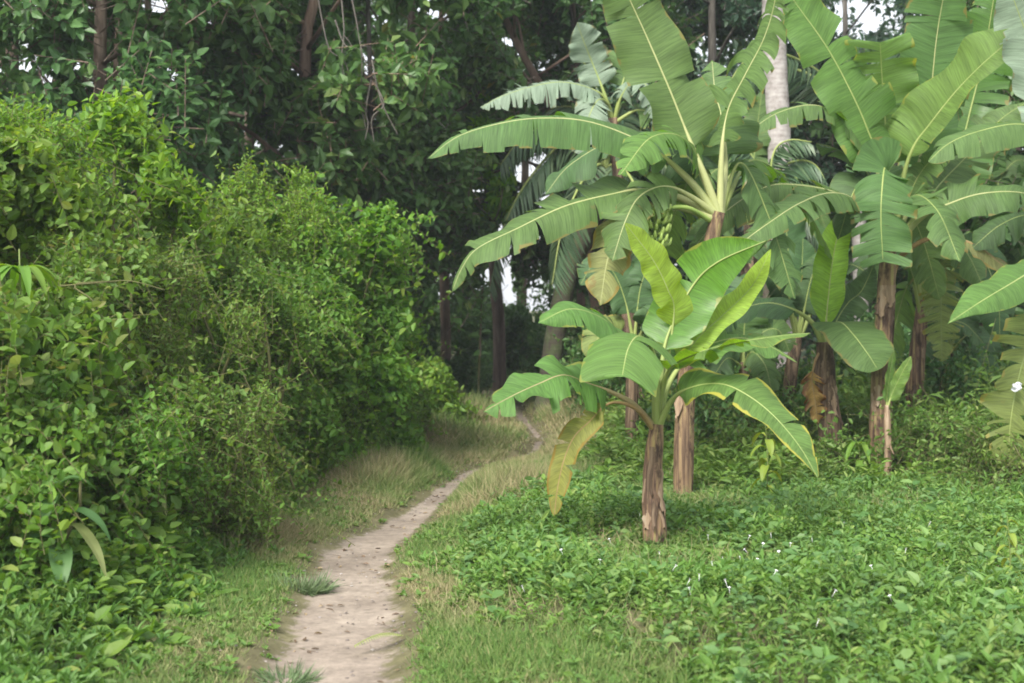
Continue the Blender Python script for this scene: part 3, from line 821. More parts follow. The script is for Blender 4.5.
GU = 'undergrowth shrubs under the forest trees'
for (px, Y, tp, rx, mt, n, lf, lab) in [
    (425, 22.5, 300, 1.1, 'dark', 420, .17, 'dark undergrowth shrub left of the short red brown trunk'),
    (470, 27.0, 305, 1.3, 'dark', 420, .18, 'dark shrub between the red brown trunk and the dark straight trunk'),
    (528, 27.5, 296, 1.2, 'dark', 420, .18, 'dark shrub right of the dark straight trunk at the path end'),
    (590, 23.5, 315, 1.1, 'mid', 420, .15, 'green shrub right of the leaning mossy palm base'),
    (628, 18.0, 330, .8, 'mid', 420, .12, 'green shrub seen behind the front banana plant'),
    (715, 17.5, 300, .9, 'dark', 420, .13, 'dark shrub behind the leaning stem of the bunch bearing plant'),
    (765, 15.8, 350, .6, 'mid', 380, .11, 'small green shrub between the front plant and the fibrous stem'),
    (850, 16.5, 330, .7, 'dark', 420, .13, 'dark shrub between the fibrous stem and the red brown stem'),
    (965, 14.6, 340, .75, 'mid', 520, .09, 'fine leaved green shrub right of the two tall banana stems'),
    (1015, 13.6, 395, .6, 'mid', 500, .09, 'low green shrub behind the shredded leaf at the right edge'),
    (985, 11.6, 408, .42, 'cover', 520, .065, 'low bright weed bush just left of the limp leaf at the right edge'),
    (935, 12.3, 402, .40, 'cover', 480, .07, 'low bright weed bush right of the tallest stem'),
    (1030, 10.8, 430, .42, 'cover', 480, .06, 'low weed bush cut by the right edge of the picture'),
    (755, 12.6, 425, .34, 'cover', 380, .07, 'low weed bush behind the yellow green seedling'),
    (840, 12.2, 432, .30, 'cover', 320, .065, 'low weed bush between the fibrous stem and the tallest stem'),
    (905, 15.2, 360, .6, 'mid', 420, .10, 'leafy shrub closing the gap between the two tall stems near the ground'),
    (800, 14.0, 385, .5, 'mid', 420, .09, 'leafy shrub at the foot of the fibrous stem'),
    (700, 14.0, 380, .5, 'mid', 420, .09, 'leafy shrub behind the stem of the bunch bearing plant'),
    (1000, 17.5, 270, .9, 'dark', 420, .12, 'dark shrub deep between the right hand banana leaves'),
    (650, 21.0, 270, 1.0, 'dark', 420, .15, 'tall dark shrub deep behind the small banana plant'),
    (1065, 15.5, 290, 1.0, 'dark', 420, .12, 'tall dark shrub beyond the right edge of the clearing'),
    (905, 18.5, 300, 1.0, 'dark', 420, .13, 'dark shrub far behind the two tall banana stems'),
]:
    shrub('undergrowth_shrub', lab, GU, px, Y, tp, rx, M[mt], n, lf, tm=SIMPLE, slen=.5)

# ------------------------------------------------------------------ forest trees
def tree(name, label, trunk_px, Y, r, mat, bark, H=9.0, low=3.0, rad=2.2, n=650, leafL=.17, aspect=.55, K=11, nl=14, slen=.55, group='forest trees behind the clearing', fork=False, tm=SIMPLE, droop=.4, cat='tree', ryf=.8):
    """trunk_px: list of (px, py) the trunk passes, from its foot upward"""
    foot = at(trunk_px[0][0], trunk_px[0][1], Y)
    g = float(gz(np.array([foot[0]]), np.array([Y]))[0])
    base = np.array([foot[0], Y, g])
    t = thing(name, label, cat, base, group)
    pts = [base + np.array([0, 0, -.15]), base + np.array([0, 0, .05])]
    for (a, b) in trunk_px[1:]:
        pts.append(at(a, b, Y))
    last = pts[-1]
    dirn = nrm(pts[-1] - pts[-2]) if len(pts) > 3 else UPV
    if last[2] < H * .8:
        pts.append(last + (dirn + UPV) * .5 * (H * .85 - last[2]))
    C = catmull(pts, 26)
    tb = MB()
    rr = r * np.interp(np.linspace(0, 1, 26), [0, .06, .3, 1], [1.35, 1.05, .95, .35])
    tb.tube(C, rr, 12, flute=.06, fk=3, ph=rng.random() * 6)
    if fork:
        o = np.array([r * 1.9, .05, 0])
        tb.tube(C + np.linspace(.3, 1.6, 26)[:, None] * o, rr * .8, 10, flute=.06)
    lobes = []
    for i in range(nl):
        a = 2.4 * i + rng.random()
        hz = low + (H - low) * ((i + .5) / nl)
        rw = rad * (.35 + .65 * math.sin(math.pi * (.18 + .75 * (i + .5) / nl))) * (.6 + .5 * rng.random())
        ax = C[np.argmin(np.abs(C[:, 2] - hz * .85))]
        c = np.array([ax[0] + math.cos(a) * rw, ax[1] + math.sin(a) * rw * ryf - .35 * rad, hz])
        lr = rad * (.30 + .18 * rng.random())
        lobes.append((*c, lr, lr, lr * .75))
        k = np.argmin(np.abs(C[:, 2] - max(c[2] - .7, 1.2)))
        mid = (C[k] + c) / 2 + np.array([0, 0, .12 * rw]) + rng.normal(size=3) * .15
        tb.tube(catmull([C[k], mid, c], 8), np.linspace(max(.018, rr[k] * .45), .012, 8), 6)
    for i in range(5):
        hz = low - .4 + .55 * i
        ax = C[np.argmin(np.abs(C[:, 2] - hz))]
        lobes.append((ax[0] + rad * .3 * rng.normal(), ax[1] - rad * (.35 + .2 * rng.random()), hz, rad * .34, rad * .3, rad * .28))
    lm = MB()
    shoots(lm, tb, lobes, n, slen, K, leafL, aspect, tm, up=.15, droop=droop, inner=.35, twig=.008, floor=.8)
    tb.build('trunk', bark, t)
    lm.build('crown', mat, t, smooth=False)
    return t


TREES = [
    ('tree with a thick double brown trunk above the left shrubs', [(100, 500), (100, 80), (101, 0)], 16, .10, 'dark', 'bark', dict(fork=True, low=3.1, rad=2.0, leafL=.17, n=560)),
    ('tree with a straight pinkish trunk rising above the middle of the thicket', [(303, 470), (305, 65), (314, 0)], 18, .115, 'mid', 'bark_red', dict(low=3.6, rad=2.1, leafL=.2, n=560)),
    ('slender tree wrapped in hanging bare twigs behind the thicket', [(372, 460), (371, 120), (368, 0)], 19, .05, 'mid', 'bark_grey', dict(low=3.8, rad=1.6, leafL=.17, n=420)),
    ('tree with the short red brown trunk lit beside the dark opening', [(445, 402), (446, 340), (444, 250)], 23.5, .085, 'dark', 'bark_red', dict(low=3.3, rad=2.2, leafL=.17, n=560)),
    ('tree with the dark straight trunk where the path ends', [(500, 392), (499, 320), (494, 250)], 25, .11, 'dark', 'bark', dict(low=3.9, rad=2.0, leafL=.15, n=460)),
    ('tree with the bare trunk leaning left above the long banana leaf', [(612, 390), (566, 150), (515, 40), (500, 0)], 22, .10, 'mid', 'bark_red', dict(low=4.0, rad=2.0, leafL=.16, n=480)),
    ('thin straight tree behind the pale upright banana leaf', [(582, 390), (578, 100), (573, 0)], 24, .075, 'dark', 'bark_red', dict(low=4.6, rad=2.0, n=480)),
    ('bushy tree at the left edge behind the thicket', [(15, 470), (12, 0)], 18, .12, 'dark', 'bark', dict(low=2.6, rad=2.1, leafL=.18, n=620)),
    ('broad leaved tree left of the pinkish trunk, showing glossy drooping leaves', [(196, 460), (200, 0)], 19, .10, 'mid', 'bark', dict(low=2.2, rad=1.9, leafL=.22, n=560)),
    ('dark tree between the pinkish trunk and the double trunk', [(248, 455), (250, 0)], 22, .11, 'dark', 'bark', dict(low=2.2, rad=2.1, leafL=.17, n=620)),
    ('leafy tree overhanging the dark opening from the left', [(405, 440), (412, 0)], 20.5, .10, 'mid', 'bark', dict(low=2.6, rad=1.8, leafL=.17, n=620)),
    ('dark tree behind the bunch bearing banana plant', [(660, 400), (655, 0)], 23.5, .12, 'dark', 'bark', dict(low=2.6, rad=2.2, n=620)),
    ('blue green tree left of the pale palm trunk', [(715, 400), (712, 0)], 22.5, .12, 'blue', 'bark_grey', dict(low=2.8, rad=2.2, leafL=.15, n=650)),
    ('blue green tree with sky showing through, right of the pale palm trunk', [(850, 400), (845, 0)], 27, .13, 'blue', 'bark_grey', dict(low=2.6, rad=2.4, leafL=.15, n=520)),
    ('dark tree behind the crown of the tallest banana plant', [(925, 400), (930, 0)], 22, .12, 'dark', 'bark', dict(low=2.4, rad=2.3, n=560)),
    ('dark tree at the right edge behind the banana leaves', [(1010, 410), (1015, 0)], 19.5, .12, 'dark', 'bark', dict(low=2.2, rad=2.1, n=560)),
    ('tall tree beyond the right edge of the clearing', [(1110, 430), (1115, 0)], 17, .13, 'dark', 'bark', dict(low=2.2, rad=2.2, n=520)),
    ('tall tree beyond the left edge of the clearing', [(-80, 470), (-85, 0)], 15.5, .13, 'dark', 'bark', dict(low=2.4, rad=2.2, n=520)),
    ('rear forest tree seen in the gap left of the double trunk', [(55, 420), (58, 0)], 27, .14, 'dark', 'bark', dict(low=1.6, rad=2.7, n=620, leafL=.19, H=10.5)),
    ('rear forest tree seen right of the double trunk', [(150, 420), (148, 0)], 29, .14, 'dark', 'bark', dict(low=1.6, rad=2.5, n=560, leafL=.19, H=11)),
    ('rear forest tree behind the broad leaved tree', [(225, 410), (225, 0)], 31, .14, 'dark', 'bark', dict(low=1.4, rad=2.8, n=640, leafL=.19, H=11)),
    ('rear forest tree behind the pinkish trunk', [(320, 405), (318, 0)], 29, .14, 'dark', 'bark', dict(low=1.4, rad=2.8, n=640, leafL=.19, H=11)),
    ('rear forest tree behind the twig hung slender tree', [(392, 400), (390, 0)], 31, .14, 'dark', 'bark', dict(low=1.2, rad=2.8, n=640, leafL=.19, H=11)),
    ('rear forest tree left of the bright gap at the path end', [(428, 395), (425, 0)], 34, .13, 'dark', 'bark', dict(low=1.2, rad=2.2, n=480, leafL=.19, H=11)),
    ('rear forest tree right of the bright gap at the path end', [(606, 395), (612, 0)], 33, .13, 'dark', 'bark', dict(low=1.2, rad=2.6, n=560, leafL=.19, H=11)),
    ('rear forest tree behind the leaning bare trunk', [(520, 395), (530, 0)], 36, .14, 'dark', 'bark', dict(low=7.0, rad=2.4, n=420, leafL=.19, H=11)),
    ('rear forest tree behind the blue green tree', [(690, 395), (690, 0)], 33, .14, 'blue', 'bark', dict(low=1.2, rad=2.9, n=640, leafL=.19, H=11)),
    ('rear forest tree behind the pale palm trunk', [(775, 395), (775, 0)], 32, .14, 'blue', 'bark', dict(low=1.2, rad=2.8, n=620, leafL=.19, H=11)),
    ('rear forest tree behind the two tall banana stems', [(900, 395), (905, 0)], 34, .14, 'blue', 'bark', dict(low=1.0, rad=2.7, n=560, leafL=.19, H=9)),
    ('rear forest tree at the far right', [(985, 400), (990, 0)], 30, .14, 'dark', 'bark', dict(low=1.2, rad=2.8, n=600, leafL=.19, H=11)),
]
for lab, tp, Y, r, mt, bk, kw in TREES:
    kw['n'] = int(kw.get('n', 600) * (2.3 if Y < 26 else 1.6)); kw['leafL'] = kw.get('leafL', .17) * (1.12 if Y < 26 else 1.2)
    kw.setdefault('low', 2.4); kw['low'] = max(1.2, kw['low'] - .5)
    tree('forest_tree', lab, tp, Y, r, M[mt], M[bk], **kw)
tree('sapling', 'young tree with a bright lime green tuft of leaves left of the sky gap', [(478, 392), (482, 300), (490, 215)], 20.5, .02, M['lime'], M['twig'], H=3.7, low=2.9, rad=.38, n=60, leafL=.19, nl=5, slen=.3, group=None, cat='sapling')


def far_wood():
    mb = MB()
    lobes = []
    for i in range(90):
        px = -260 + 1540 * (i % 45) / 44 + rng.normal() * 12
        Y = 43 + 5 * rng.random()
        p = at(px, 300, Y)
        hz = (1.2 if i < 45 else 3.2) + rng.random() * 1.2
        if 465 < px < 565:
            if i < 45: lobes.append((p[0], Y, .5, 1.2, 1.2, 1.0))
            continue
        lobes.append((p[0], Y, hz, 1.4, 1.2, 1.5))
    shoots(mb, None, lobes, 8000, .9, 10, .32, .6, SIMPLE, up=.2, droop=.3, inner=.2)
    tag(mb.build('far_wood', M['dark'], smooth=False), 'dim mass of leaves of the wood behind the forest trees', 'woodland', kind='stuff')


far_wood()

# ------------------------------------------------------------------ banana plants
CAMN = np.array([0, -1.0, .12])


def banana_leaf(parent, pts, bstart, W, H=CAMN, mat='ban', rib='rib', label=None, tears=4, gap=.14, sag=(.3, .3), v=.35, tip=1.0, blunt=False, wave=.25,
                r0=.022, H2=None, wl=1.0, wr=1.0, end=1.0, jag=.09, base_round=.10):
    """pts: 3D points of the petiole + midrib. bstart: part of the length that is bare petiole. sag: droop of the left / right half (seen from the base, normal up).
    wl, wr: width factors of the two halves"""
    n = 96
    W = W * .93
    C = catmull(pts, n)
    T = nrm(np.gradient(C, axis=0))
    H = np.asarray(H, float); H2 = H if H2 is None else np.asarray(H2, float)
    s = np.linspace(0, 1, n)
    Hs = H[None] * (1 - s[:, None]) + H2[None] * s[:, None]
    Nn = nrm(Hs - T * np.sum(Hs * T, 1, keepdims=True))
    S_ = np.cross(T, Nn)
    Ltot = np.sum(np.linalg.norm(np.diff(C, axis=0), axis=1))

    def samp(A, u):
        return np.stack([np.interp(u, s, A[:, k]) for k in range(3)], -1)

    def width(tt):
        a = np.clip(tt / base_round, 0, 1)
        wdt = np.sin(a * np.pi / 2) ** .7
        if blunt:
            wdt = wdt * np.clip((1 - tt) / .03, 0, 1) ** .5 * (1 - .12 * tt)
        else:
            wdt = wdt * np.clip(1 - np.clip((tt - .45) / .55, 0, 1) ** (2.2 * tip), 0, 1) ** .8 * (1 - .1 * tt)
        return wdt
    bl = MB()
    cols = 7
    ph = rng.random() * 6.28
    fr = 2.5 + 2 * rng.random()
    for side, sg, wf in ((1, sag[0], wl), (-1, sag[1], wr)):
        nt = int(tears if np.isscalar(tears) else tears[0 if side == 1 else 1])
        nt = int(round(nt * 1.5)) if nt > 1 else nt
        cuts = np.sort(rng.random(nt) * .86 + .07) if nt < 14 else np.clip((np.arange(nt) + .5 + .8 * rng.normal(size=nt)) / nt * .95 + .03, .02, .97)
        ed = np.concatenate([[0], np.sort(cuts), [1]])
        for a, b in zip(ed[:-1], ed[1:]):
            if b - a < .004: continue
            k = max(4, int((b - a) * 70) + 2)
            t0 = np.linspace(a, b, k)
            u = np.linspace(0, 1, cols)
            dep = (.25 + .75 * rng.random() ** .8) if nt else 0.0        # how deep the tear on this strip goes
            gp = gap * (.4 + 1.1 * rng.random())
            Tm = (a + b) / 2
            shrink = 1 - gp * np.clip((u - (1 - dep)) / max(dep, .05), 0, 1) if nt else np.ones(cols)
            tt = Tm + (t0[:, None] - Tm) * shrink[None, :]
            w = W * wf * width(t0) * (1 + jag * rng.normal())
            dsag = sg * (1 + .5 * rng.normal() * (1 if nt else .3))
            dang = .38 * rng.normal() if nt > 2 else 0
            skew = .18 + .12 * rng.normal() * (1 if nt else 0)
            P = np.zeros((k, cols, 3))
            uu = bstart + (end - bstart) * tt
            cc = samp(C, uu[:, 0]); N0 = samp(Nn, uu[:, 0]); S0 = samp(S_, uu[:, 0]); T0 = samp(T, uu[:, 0])
            pos = cc + 0 * cc
            P[:, 0] = pos
            for j in range(1, cols):
                um = (u[j - 1] + u[j]) / 2
                th = v * (1 - 1.7 * um) + dang * um + wave * um * np.sin(2 * np.pi * fr * t0 * (1 + .0) + ph + side)
                d = side * S0 * np.cos(th)[:, None] + N0 * np.sin(th)[:, None] + skew * T0
                d = nrm(d + np.array([0, 0, -1.0]) * dsag * um ** 1.1 * 1.8)
                pos = pos + d * (w * (u[j] - u[j - 1]))[:, None]
                P[:, j] = pos + (samp(C, uu[:, j]) - cc)
            idx = np.arange(k * cols).reshape(k, cols)
            q = np.stack([idx[:-1, :-1], idx[1:, :-1], idx[1:, 1:], idx[:-1, 1:]], -1).reshape(-1, 4)
            if side == 1: q = q[:, ::-1]
            q = q[:, ::-1]
            uv = np.stack([tt * Ltot, np.broadcast_to(side * u[None, :], tt.shape)], -1)
            bl.add(P.reshape(-1, 3), [q], uv.reshape(-1, 2))
    o = bl.build('leaf', M[mat], parent, uv=True)
    if label: o['label'] = label
    rb = MB()
    ke = int(n * (bstart + (end - bstart) * .99))
    rad = np.interp(s[:ke], [0, bstart * .6 + .01, bstart + .08, 1], [r0 * 1.35, r0, r0 * .42, .0025])
    rb.tube(C[:ke] - Nn[:ke] * (rad * .55 * sstep(bstart - .02, bstart + .1, s[:ke]))[:, None], rad, 8)
    rb.build('midrib', M[rib], o)
    return o


def PX(Y, *pts):
    return [at(p[0], p[1], Y + (p[2] if len(p) > 2 else 0)) for p in pts]


def banana(label, stem, Y, r0, r1, mat, group='banana plants', flaps=3, name='banana_plant', sink=.15):
    """stem: pixel points from the foot up"""
    f = at(stem[0][0], stem[0][1], Y)
    g = float(gz(np.array([f[0]]), np.array([Y]))[0])
    base = np.array([f[0], Y, g])
    t = thing(name, label, 'banana plant', base, group)
    pts = [base - np.array([0, 0, sink]), base + np.array([0, 0, .06])] + PX(Y, *stem[1:])
    C = catmull(pts, 40)
    s = np.linspace(0, 1, 40)
    rad = np.interp(s, [0, .08, .2, .8, 1], [r0 * 1.25, r0 * 1.08, r0, (r0 + r1) / 2 * .95, r1 * .9]) * (1 + .05 * np.sin(s * 21 + rng.random() * 6) * np.sin(s * 9))
    mb = MB()
    mb.tube(C, rad, 26, flute=.05, fk=3, ph=rng.random() * 6)
    # overlapping sheath edges: long half-shells that wrap the stem, each stopping at its own height
    for i in range(7):
        a0 = rng.random() * 6.28; a1 = a0 + 1.6 + 1.6 * rng.random()
        lo = int(rng.random() * 6); hi = int(16 + rng.random() * 23)
        th = np.linspace(a0, a1, 10)
        T = nrm(np.gradient(C, axis=0))
        A = nrm(np.cross(T, np.array([0, 1.0, 0]))); B = np.cross(T, A)
        kk = np.arange(lo, hi)
        taper = np.clip((hi - kk) / 6.0, .12, 1)
        thm = (a0 + a1) / 2 + (th[None, :] - (a0 + a1) / 2) * taper[:, None]
        R = rad[kk][:, None] * (1.05 + .05 * i / 7) + .006 * np.cos(np.linspace(-1.5, 1.5, 10))[None, :]
        V = C[kk][:, None, :] + R[..., None] * (np.cos(thm)[..., None] * A[kk][:, None, :] + np.sin(thm)[..., None] * B[kk][:, None, :])
        idx = np.arange(len(kk) * 10).reshape(len(kk), 10)
        q = np.stack([idx[:-1, :-1], idx[:-1, 1:], idx[1:, 1:], idx[1:, :-1]], -1).reshape(-1, 4)
        mb.add(V.reshape(-1, 3), [q])
    mb.build('pseudostem', M[mat], t)
    # dry sheaths peeling off
    for i in range(flaps):
        a = -1.57 + (rng.random() - .5) * 3.0
        k0 = int(16 + rng.random() * 20)
        o = C[k0]
        out = np.array([math.cos(a), math.sin(a), 0])
        L = .16 + .25 * rng.random()
        w = r0 * (.22 + .35 * rng.random())
        sd = np.array([-out[1], out[0], 0])
        u = np.linspace(0, 1, 9)
        L = min(L, max(.1, o[2] - g - .08))
        lean_ = np.interp(o[2] - u * L, C[:, 2], C[:, 0]) - o[0]
        cen = o + out * (rad[k0] * 1.06 + (.012 + .05 * rng.random()) * u ** 1.5)[:, None] - UPV * (u * L)[:, None]
        cen[:, 0] += lean_
        cen = cen + sd * (.5 * w * rng.normal() * u ** 2 + .006 * np.sin(u * 9 + i))[:, None]
        v = np.linspace(-1, 1, 5)
        ww = w * (1 - .2 * u) * (1 - u ** 4 * .7) * (1 + .25 * rng.normal(size=9))
        V = cen[:, None, :] + sd * (v[None, :] * ww[:, None])[..., None] - out * (.45 * w * (v ** 2)[None, :] * (1 - .6 * u[:, None]))[..., None]
        V[-1] += UPV * (.05 * rng.random(5))[:, None]
        idx = np.arange(45).reshape(9, 5)
        q = np.stack([idx[:-1, :-1], idx[:-1, 1:], idx[1:, 1:], idx[1:, :-1]], -1).reshape(-1, 4)
        fm = MB(); fm.add(V.reshape(-1, 3), [q]); fm.add(V.reshape(-1, 3) - out * .003, [q[:, ::-1]])
        fm.build('dry_sheath', M['sheath_dark' if i % 2 else 'sheath'], t)
    return t


UPC = np.array([0, -.45, .9])       # a blade lying flat, tipped a little to the viewer

# ---- A: the young plant in front
Y = 8.75
a = banana('small banana plant in front, with a reddish stem and bright spreading leaves', [(655, 548), (653, 490), (655, 450), (657, 424)], Y, .066, .048, 'stem_a', flaps=7)
banana_leaf(a, PX(Y, (655, 430), (634, 405, -.05), (609, 391, -.12), (585, 382, -.2), (563, 375, -.3), (538, 384, -.38), (510, 397, -.45), (483, 412, -.5)), .32, .24, UPC, 'ban_bright', 'rib_red', tears=(2, 7), gap=.25, sag=(.5, 1.1), r0=.019, v=.1)
banana_leaf(a, PX(Y, (656, 428), (654, 385), (645, 355, -.05), (622, 335, -.2), (600, 317, -.35), (570, 309, -.5), (538, 323, -.6)), .36, .23, np.array([-.2, -.6, .8]), 'ban_bright', 'rib', tears=(1, 2), gap=.1, sag=(.3, .7), v=.2, r0=.019)
banana_leaf(a, PX(Y, (657, 428), (656, 375, -.05), (650, 345, -.2), (638, 336, -.5), (628, 349, -.8), (622, 377, -1.0)), .42, .31, np.array([.1, -.5, .9]), 'ban_bright', 'rib', tears=1, sag=(.35, .35), v=.1, blunt=True, r0=.019, jag=.02, wave=.1)
banana_leaf(a, PX(Y, (657, 428), (662, 390), (672, 366, -.1), (700, 352, -.25), (740, 342, -.4), (780, 336, -.5), (812, 333, -.55)), .28, .19, np.array([0, -.25, 1]), 'ban_bright', 'rib', tears=2, sag=(.15, .4), v=.15, r0=.019)
banana_leaf(a, PX(Y, (658, 428), (668, 385, .1), (695, 352, .25), (735, 338, .35), (767, 345, .4), (798, 363, .4)), .35, .2, np.array([.3, -.5, .8]), 'ban_bright', 'rib', tears=2, sag=(.3, .5), v=.1, r0=.019)
banana_leaf(a, PX(Y, (657, 430), (672, 400, -.05), (692, 387, -.15), (722, 384, -.3), (749, 396, -.4), (775, 417, -.5), (800, 447, -.6), (819, 480, -.65)), .18, .205, np.array([.35, -.75, .6]), 'ban_edge', 'rib', 'broad green leaf with a yellow ragged edge', tears=(1, 2), gap=.1, sag=(.05, .3), v=.1, r0=.019, tip=.75, wl=.8)
banana_leaf(a, PX(Y, (658, 428), (661, 375, .05), (668, 335, .1), (692, 287, .15), (718, 262, .1), (768, 240, 0)), .32, .20, np.array([.3, .95, .1]), 'ban_bright', 'rib', tears=1, sag=(.1, .1), v=.22, r0=.019, tip=.9, wave=.07)
banana_leaf(a, PX(Y, (659, 428), (669, 385, .15), (694, 343, .2), (722, 316, .25), (752, 286, .25), (771, 249, .2)), .33, .14, np.array([-.55, -.6, .5]), 'ban_young', 'rib', 'youngest leaf, glowing yellow green', tears=0, sag=(.1, .1), v=.35, r0=.014)
banana_leaf(a, PX(Y, (657, 428), (666, 370, .1), (674, 312, .1), (668, 290, .05), (653, 260, 0), (625, 223, -.1)), .46, .145, np.array([.35, -.8, .3]), 'ban_young', 'rib', tears=0, sag=(.1, .1), v=.3, r0=.014)
banana_leaf(a, PX(Y, (655, 432), (640, 412, -.1), (622, 403, -.15), (606, 405, -.2), (590, 421, -.25), (574, 437, -.28), (564, 460, -.3), (558, 486, -.3), (554, 517, -.3)), .36, .088, np.array([-.3, -.9, .1]), 'ban_yellow', 'rib_dead', 'yellow brown dying leaf hanging beside the stem', tears=(3, 2), sag=(.3, .3), v=.2, r0=.012, tip=1.5)

# ---- C: the leaning, bunch bearing plant behind it
Y = 11.0
c = banana('tall banana plant with pale petioles and a green bunch, right behind the small plant', [(683, 497), (686, 390), (698, 300), (718, 212)], Y, .068, .062, 'stem_b', flaps=6)
banana_leaf(c, PX(Y, (719, 215), (704, 175), (687, 133, .05), (669, 88, .05), (646, 35, .05), (630, 0, 0), (615, -35, -.1), (603, -60, -.2)), .24, .33, np.array([.1, -1, .15]), 'ban', 'rib_pale', tears=(4, 2), gap=.06, sag=(.05, .05), v=.12, r0=.028, wl=1.0, jag=.05)
banana_leaf(c, PX(Y, (717, 215), (690, 181), (655, 150, -.1), (625, 134, -.2), (590, 122, -.3), (555, 118, -.4), (512, 121, -.5), (461, 135, -.55), (427, 159, -.55)), .22, .30, np.array([0, -.5, .85]), 'ban', 'rib_pale', tears=(5, 8), gap=.10, sag=(.6, 1.6), v=.1, r0=.028)
banana_leaf(c, PX(Y, (717, 218), (680, 198), (640, 190, -.1), (612, 194, -.2), (565, 206, -.35), (518, 228, -.5), (478, 248, -.55), (462, 268, -.55), (452, 292, -.55)), .26, .27, np.array([-.1, -.55, .85]), 'ban', 'rib_pale', tears=(4, 7), gap=.12, sag=(.6, .9), v=.1, r0=.026)
banana_leaf(c, PX(Y, (718, 214), (695, 165, .2), (660, 140, .35), (615, 140, .5), (570, 165, .6), (545, 195, .6)), .2, .3, np.array([-.1, -.5, .85]), 'ban_dark', 'rib_pale', tears=5, sag=(.5, .8), v=.1, r0=.026)
banana_leaf(c, PX(Y, (720, 215), (722, 150), (728, 110, 0), (745, 75, -.1), (764, 38, -.2), (775, 0, -.3), (778, -40, -.4)), .28, .27, np.array([-.75, -.6, .3]), 'ban', 'rib_pale', tears=(9, 9), gap=.15, sag=(.5, 1.2), v=.1, r0=.024)
banana_leaf(c, PX(Y, (721, 215), (726, 160, .2), (722, 120, .4), (715, 90, .6), (712, 60, .7)), .35, .27, np.array([-.3, -1, .2]), 'ban', 'rib_pale', tears=4, sag=(.1, .2), v=.1, r0=.022)
banana_leaf(c, PX(Y, (716, 220), (680, 208, -.1), (648, 208, -.2), (622, 226, -.25), (608, 258, -.28), (600, 306, -.3)), .35, .23, np.array([-.3, -.85, .4]), 'ban_dying', 'rib_pale', 'limp yellowing leaf folded down on the left', tears=6, gap=.25, sag=(.5, .5), v=.1, r0=.022)
banana_leaf(c, PX(Y, (718, 216), (690, 196, -.1), (665, 186, -.25), (640, 196, -.4), (625, 222, -.5), (612, 262, -.55)), .3, .25, np.array([-.4, -.8, .5]), 'ban', 'rib_pale', tears=5, gap=.2, sag=(.4, .6), v=.1, r0=.022)
# bunch
fb = MB()
fc = at(655, 228, Y - .3)
for i in range(7):
    for k in range(9):
        an = k / 9 * 6.28 + i * .3
        rr = (.07 + .03 * rng.random()) * (1 - .5 * abs(i - 2.5) / 4)
        b0 = fc + np.array([math.cos(an) * rr * .5, math.sin(an) * rr * .5, .13 - i * .045]) + .012 * rng.normal(size=3)
        b1 = b0 + np.array([math.cos(an) * .05, math.sin(an) * .05, -.01])
        b2 = b1 + np.array([math.cos(an) * .025, math.sin(an) * .025, .055])
        fb.tube(catmull([b0, b1, b2], 6), [.007, .014, .016, .016, .012, .005], 6)
fb.tube(catmull([at(712, 222, Y), at(688, 208, Y - .2), at(664, 208, Y - .3), fc + np.array([0, 0, .16]), fc - np.array([0, 0, .25])], 20), np.linspace(.022, .01, 20), 7)
fb.build('fruit_bunch', M['fruit'], c)

# ---- D: the tall plant on the right
Y = 12.6
d = banana('tallest banana plant, with a straight red brown stem and a huge fan of leaves', [(880, 478), (881, 420), (883, 350), (889, 248)], Y, .092, .075, 'stem_b', flaps=7)
banana_leaf(d, PX(Y, (889, 250), (876, 222), (860, 207, -.2), (838, 193, -.4), (800, 185, -.6), (765, 187, -.8), (725, 212, -1.0), (702, 238, -1.05), (684, 262, -1.05)), .24, .27, np.array([0, -.6, .8]), 'ban', 'rib_pale', 'long drooping leaf with a rusty patch at its base', tears=(4, 8), gap=.08, sag=(.7, 1.7), v=.05, r0=.024)
banana_leaf(d, PX(Y, (889, 252), (872, 222, -.2), (852, 198, -.5), (828, 193, -.8), (800, 203, -1.1), (770, 222, -1.3), (741, 244, -1.4), (716, 272, -1.4)), .22, .22, np.array([-.1, -.6, .8]), 'ban', 'rib_pale', tears=(8, 9), gap=.15, sag=(.5, 1.1), v=.05, r0=.024)
banana_leaf(d, PX(Y, (891, 248), (886, 180), (869, 133, -.1), (854, 98, -.15), (828, 49, -.2), (795, 2, -.25), (770, -35, -.3)), .28, .33, np.array([.25, -.95, .25]), 'ban_bright', 'rib', tears=(6, 2), gap=.12, sag=(.3, .15), v=.15, r0=.026)
banana_leaf(d, PX(Y, (892, 246), (888, 180, .1), (886, 133, .1), (883, 92, .05), (880, 42, -.15)), .40, .36, np.array([0, -1, .2]), 'ban_bright', 'rib', tears=(3, 6), gap=.1, sag=(.12, .12), v=.12, blunt=True, r0=.026, base_round=.25)
banana_leaf(d, PX(Y, (895, 246), (912, 190, .3), (928, 117, .3), (936, 43, .2), (943, 0, .1), (955, -55, -.1)), .3, .38, np.array([.1, -1, .15]), 'ban', 'rib_pale', tears=(6, 5), gap=.08, sag=(.08, .08), v=.12, r0=.026)
banana_leaf(d, PX(Y, (890, 250), (889, 195, -.1), (885, 168, -.35), (882, 190, -.6), (881, 220, -.68), (883, 262, -.7)), .40, .30, np.array([0, -1, .3]), 'ban', 'rib', tears=(6, 5), gap=.08, sag=(.12, .12), v=.0, r0=.022, blunt=True, base_round=.04)
banana_leaf(d, PX(Y, (893, 247), (903, 180), (914, 146, -.1), (929, 125, -.2), (957, 90, -.4), (988, 59, -.6), (1023, 31, -.7), (1070, 0, -.8)), .3, .38, np.array([-.15, -.75, .65]), 'ban_bright', 'rib', tears=1, gap=.08, sag=(.1, .25), v=.2, r0=.026, wl=.45)
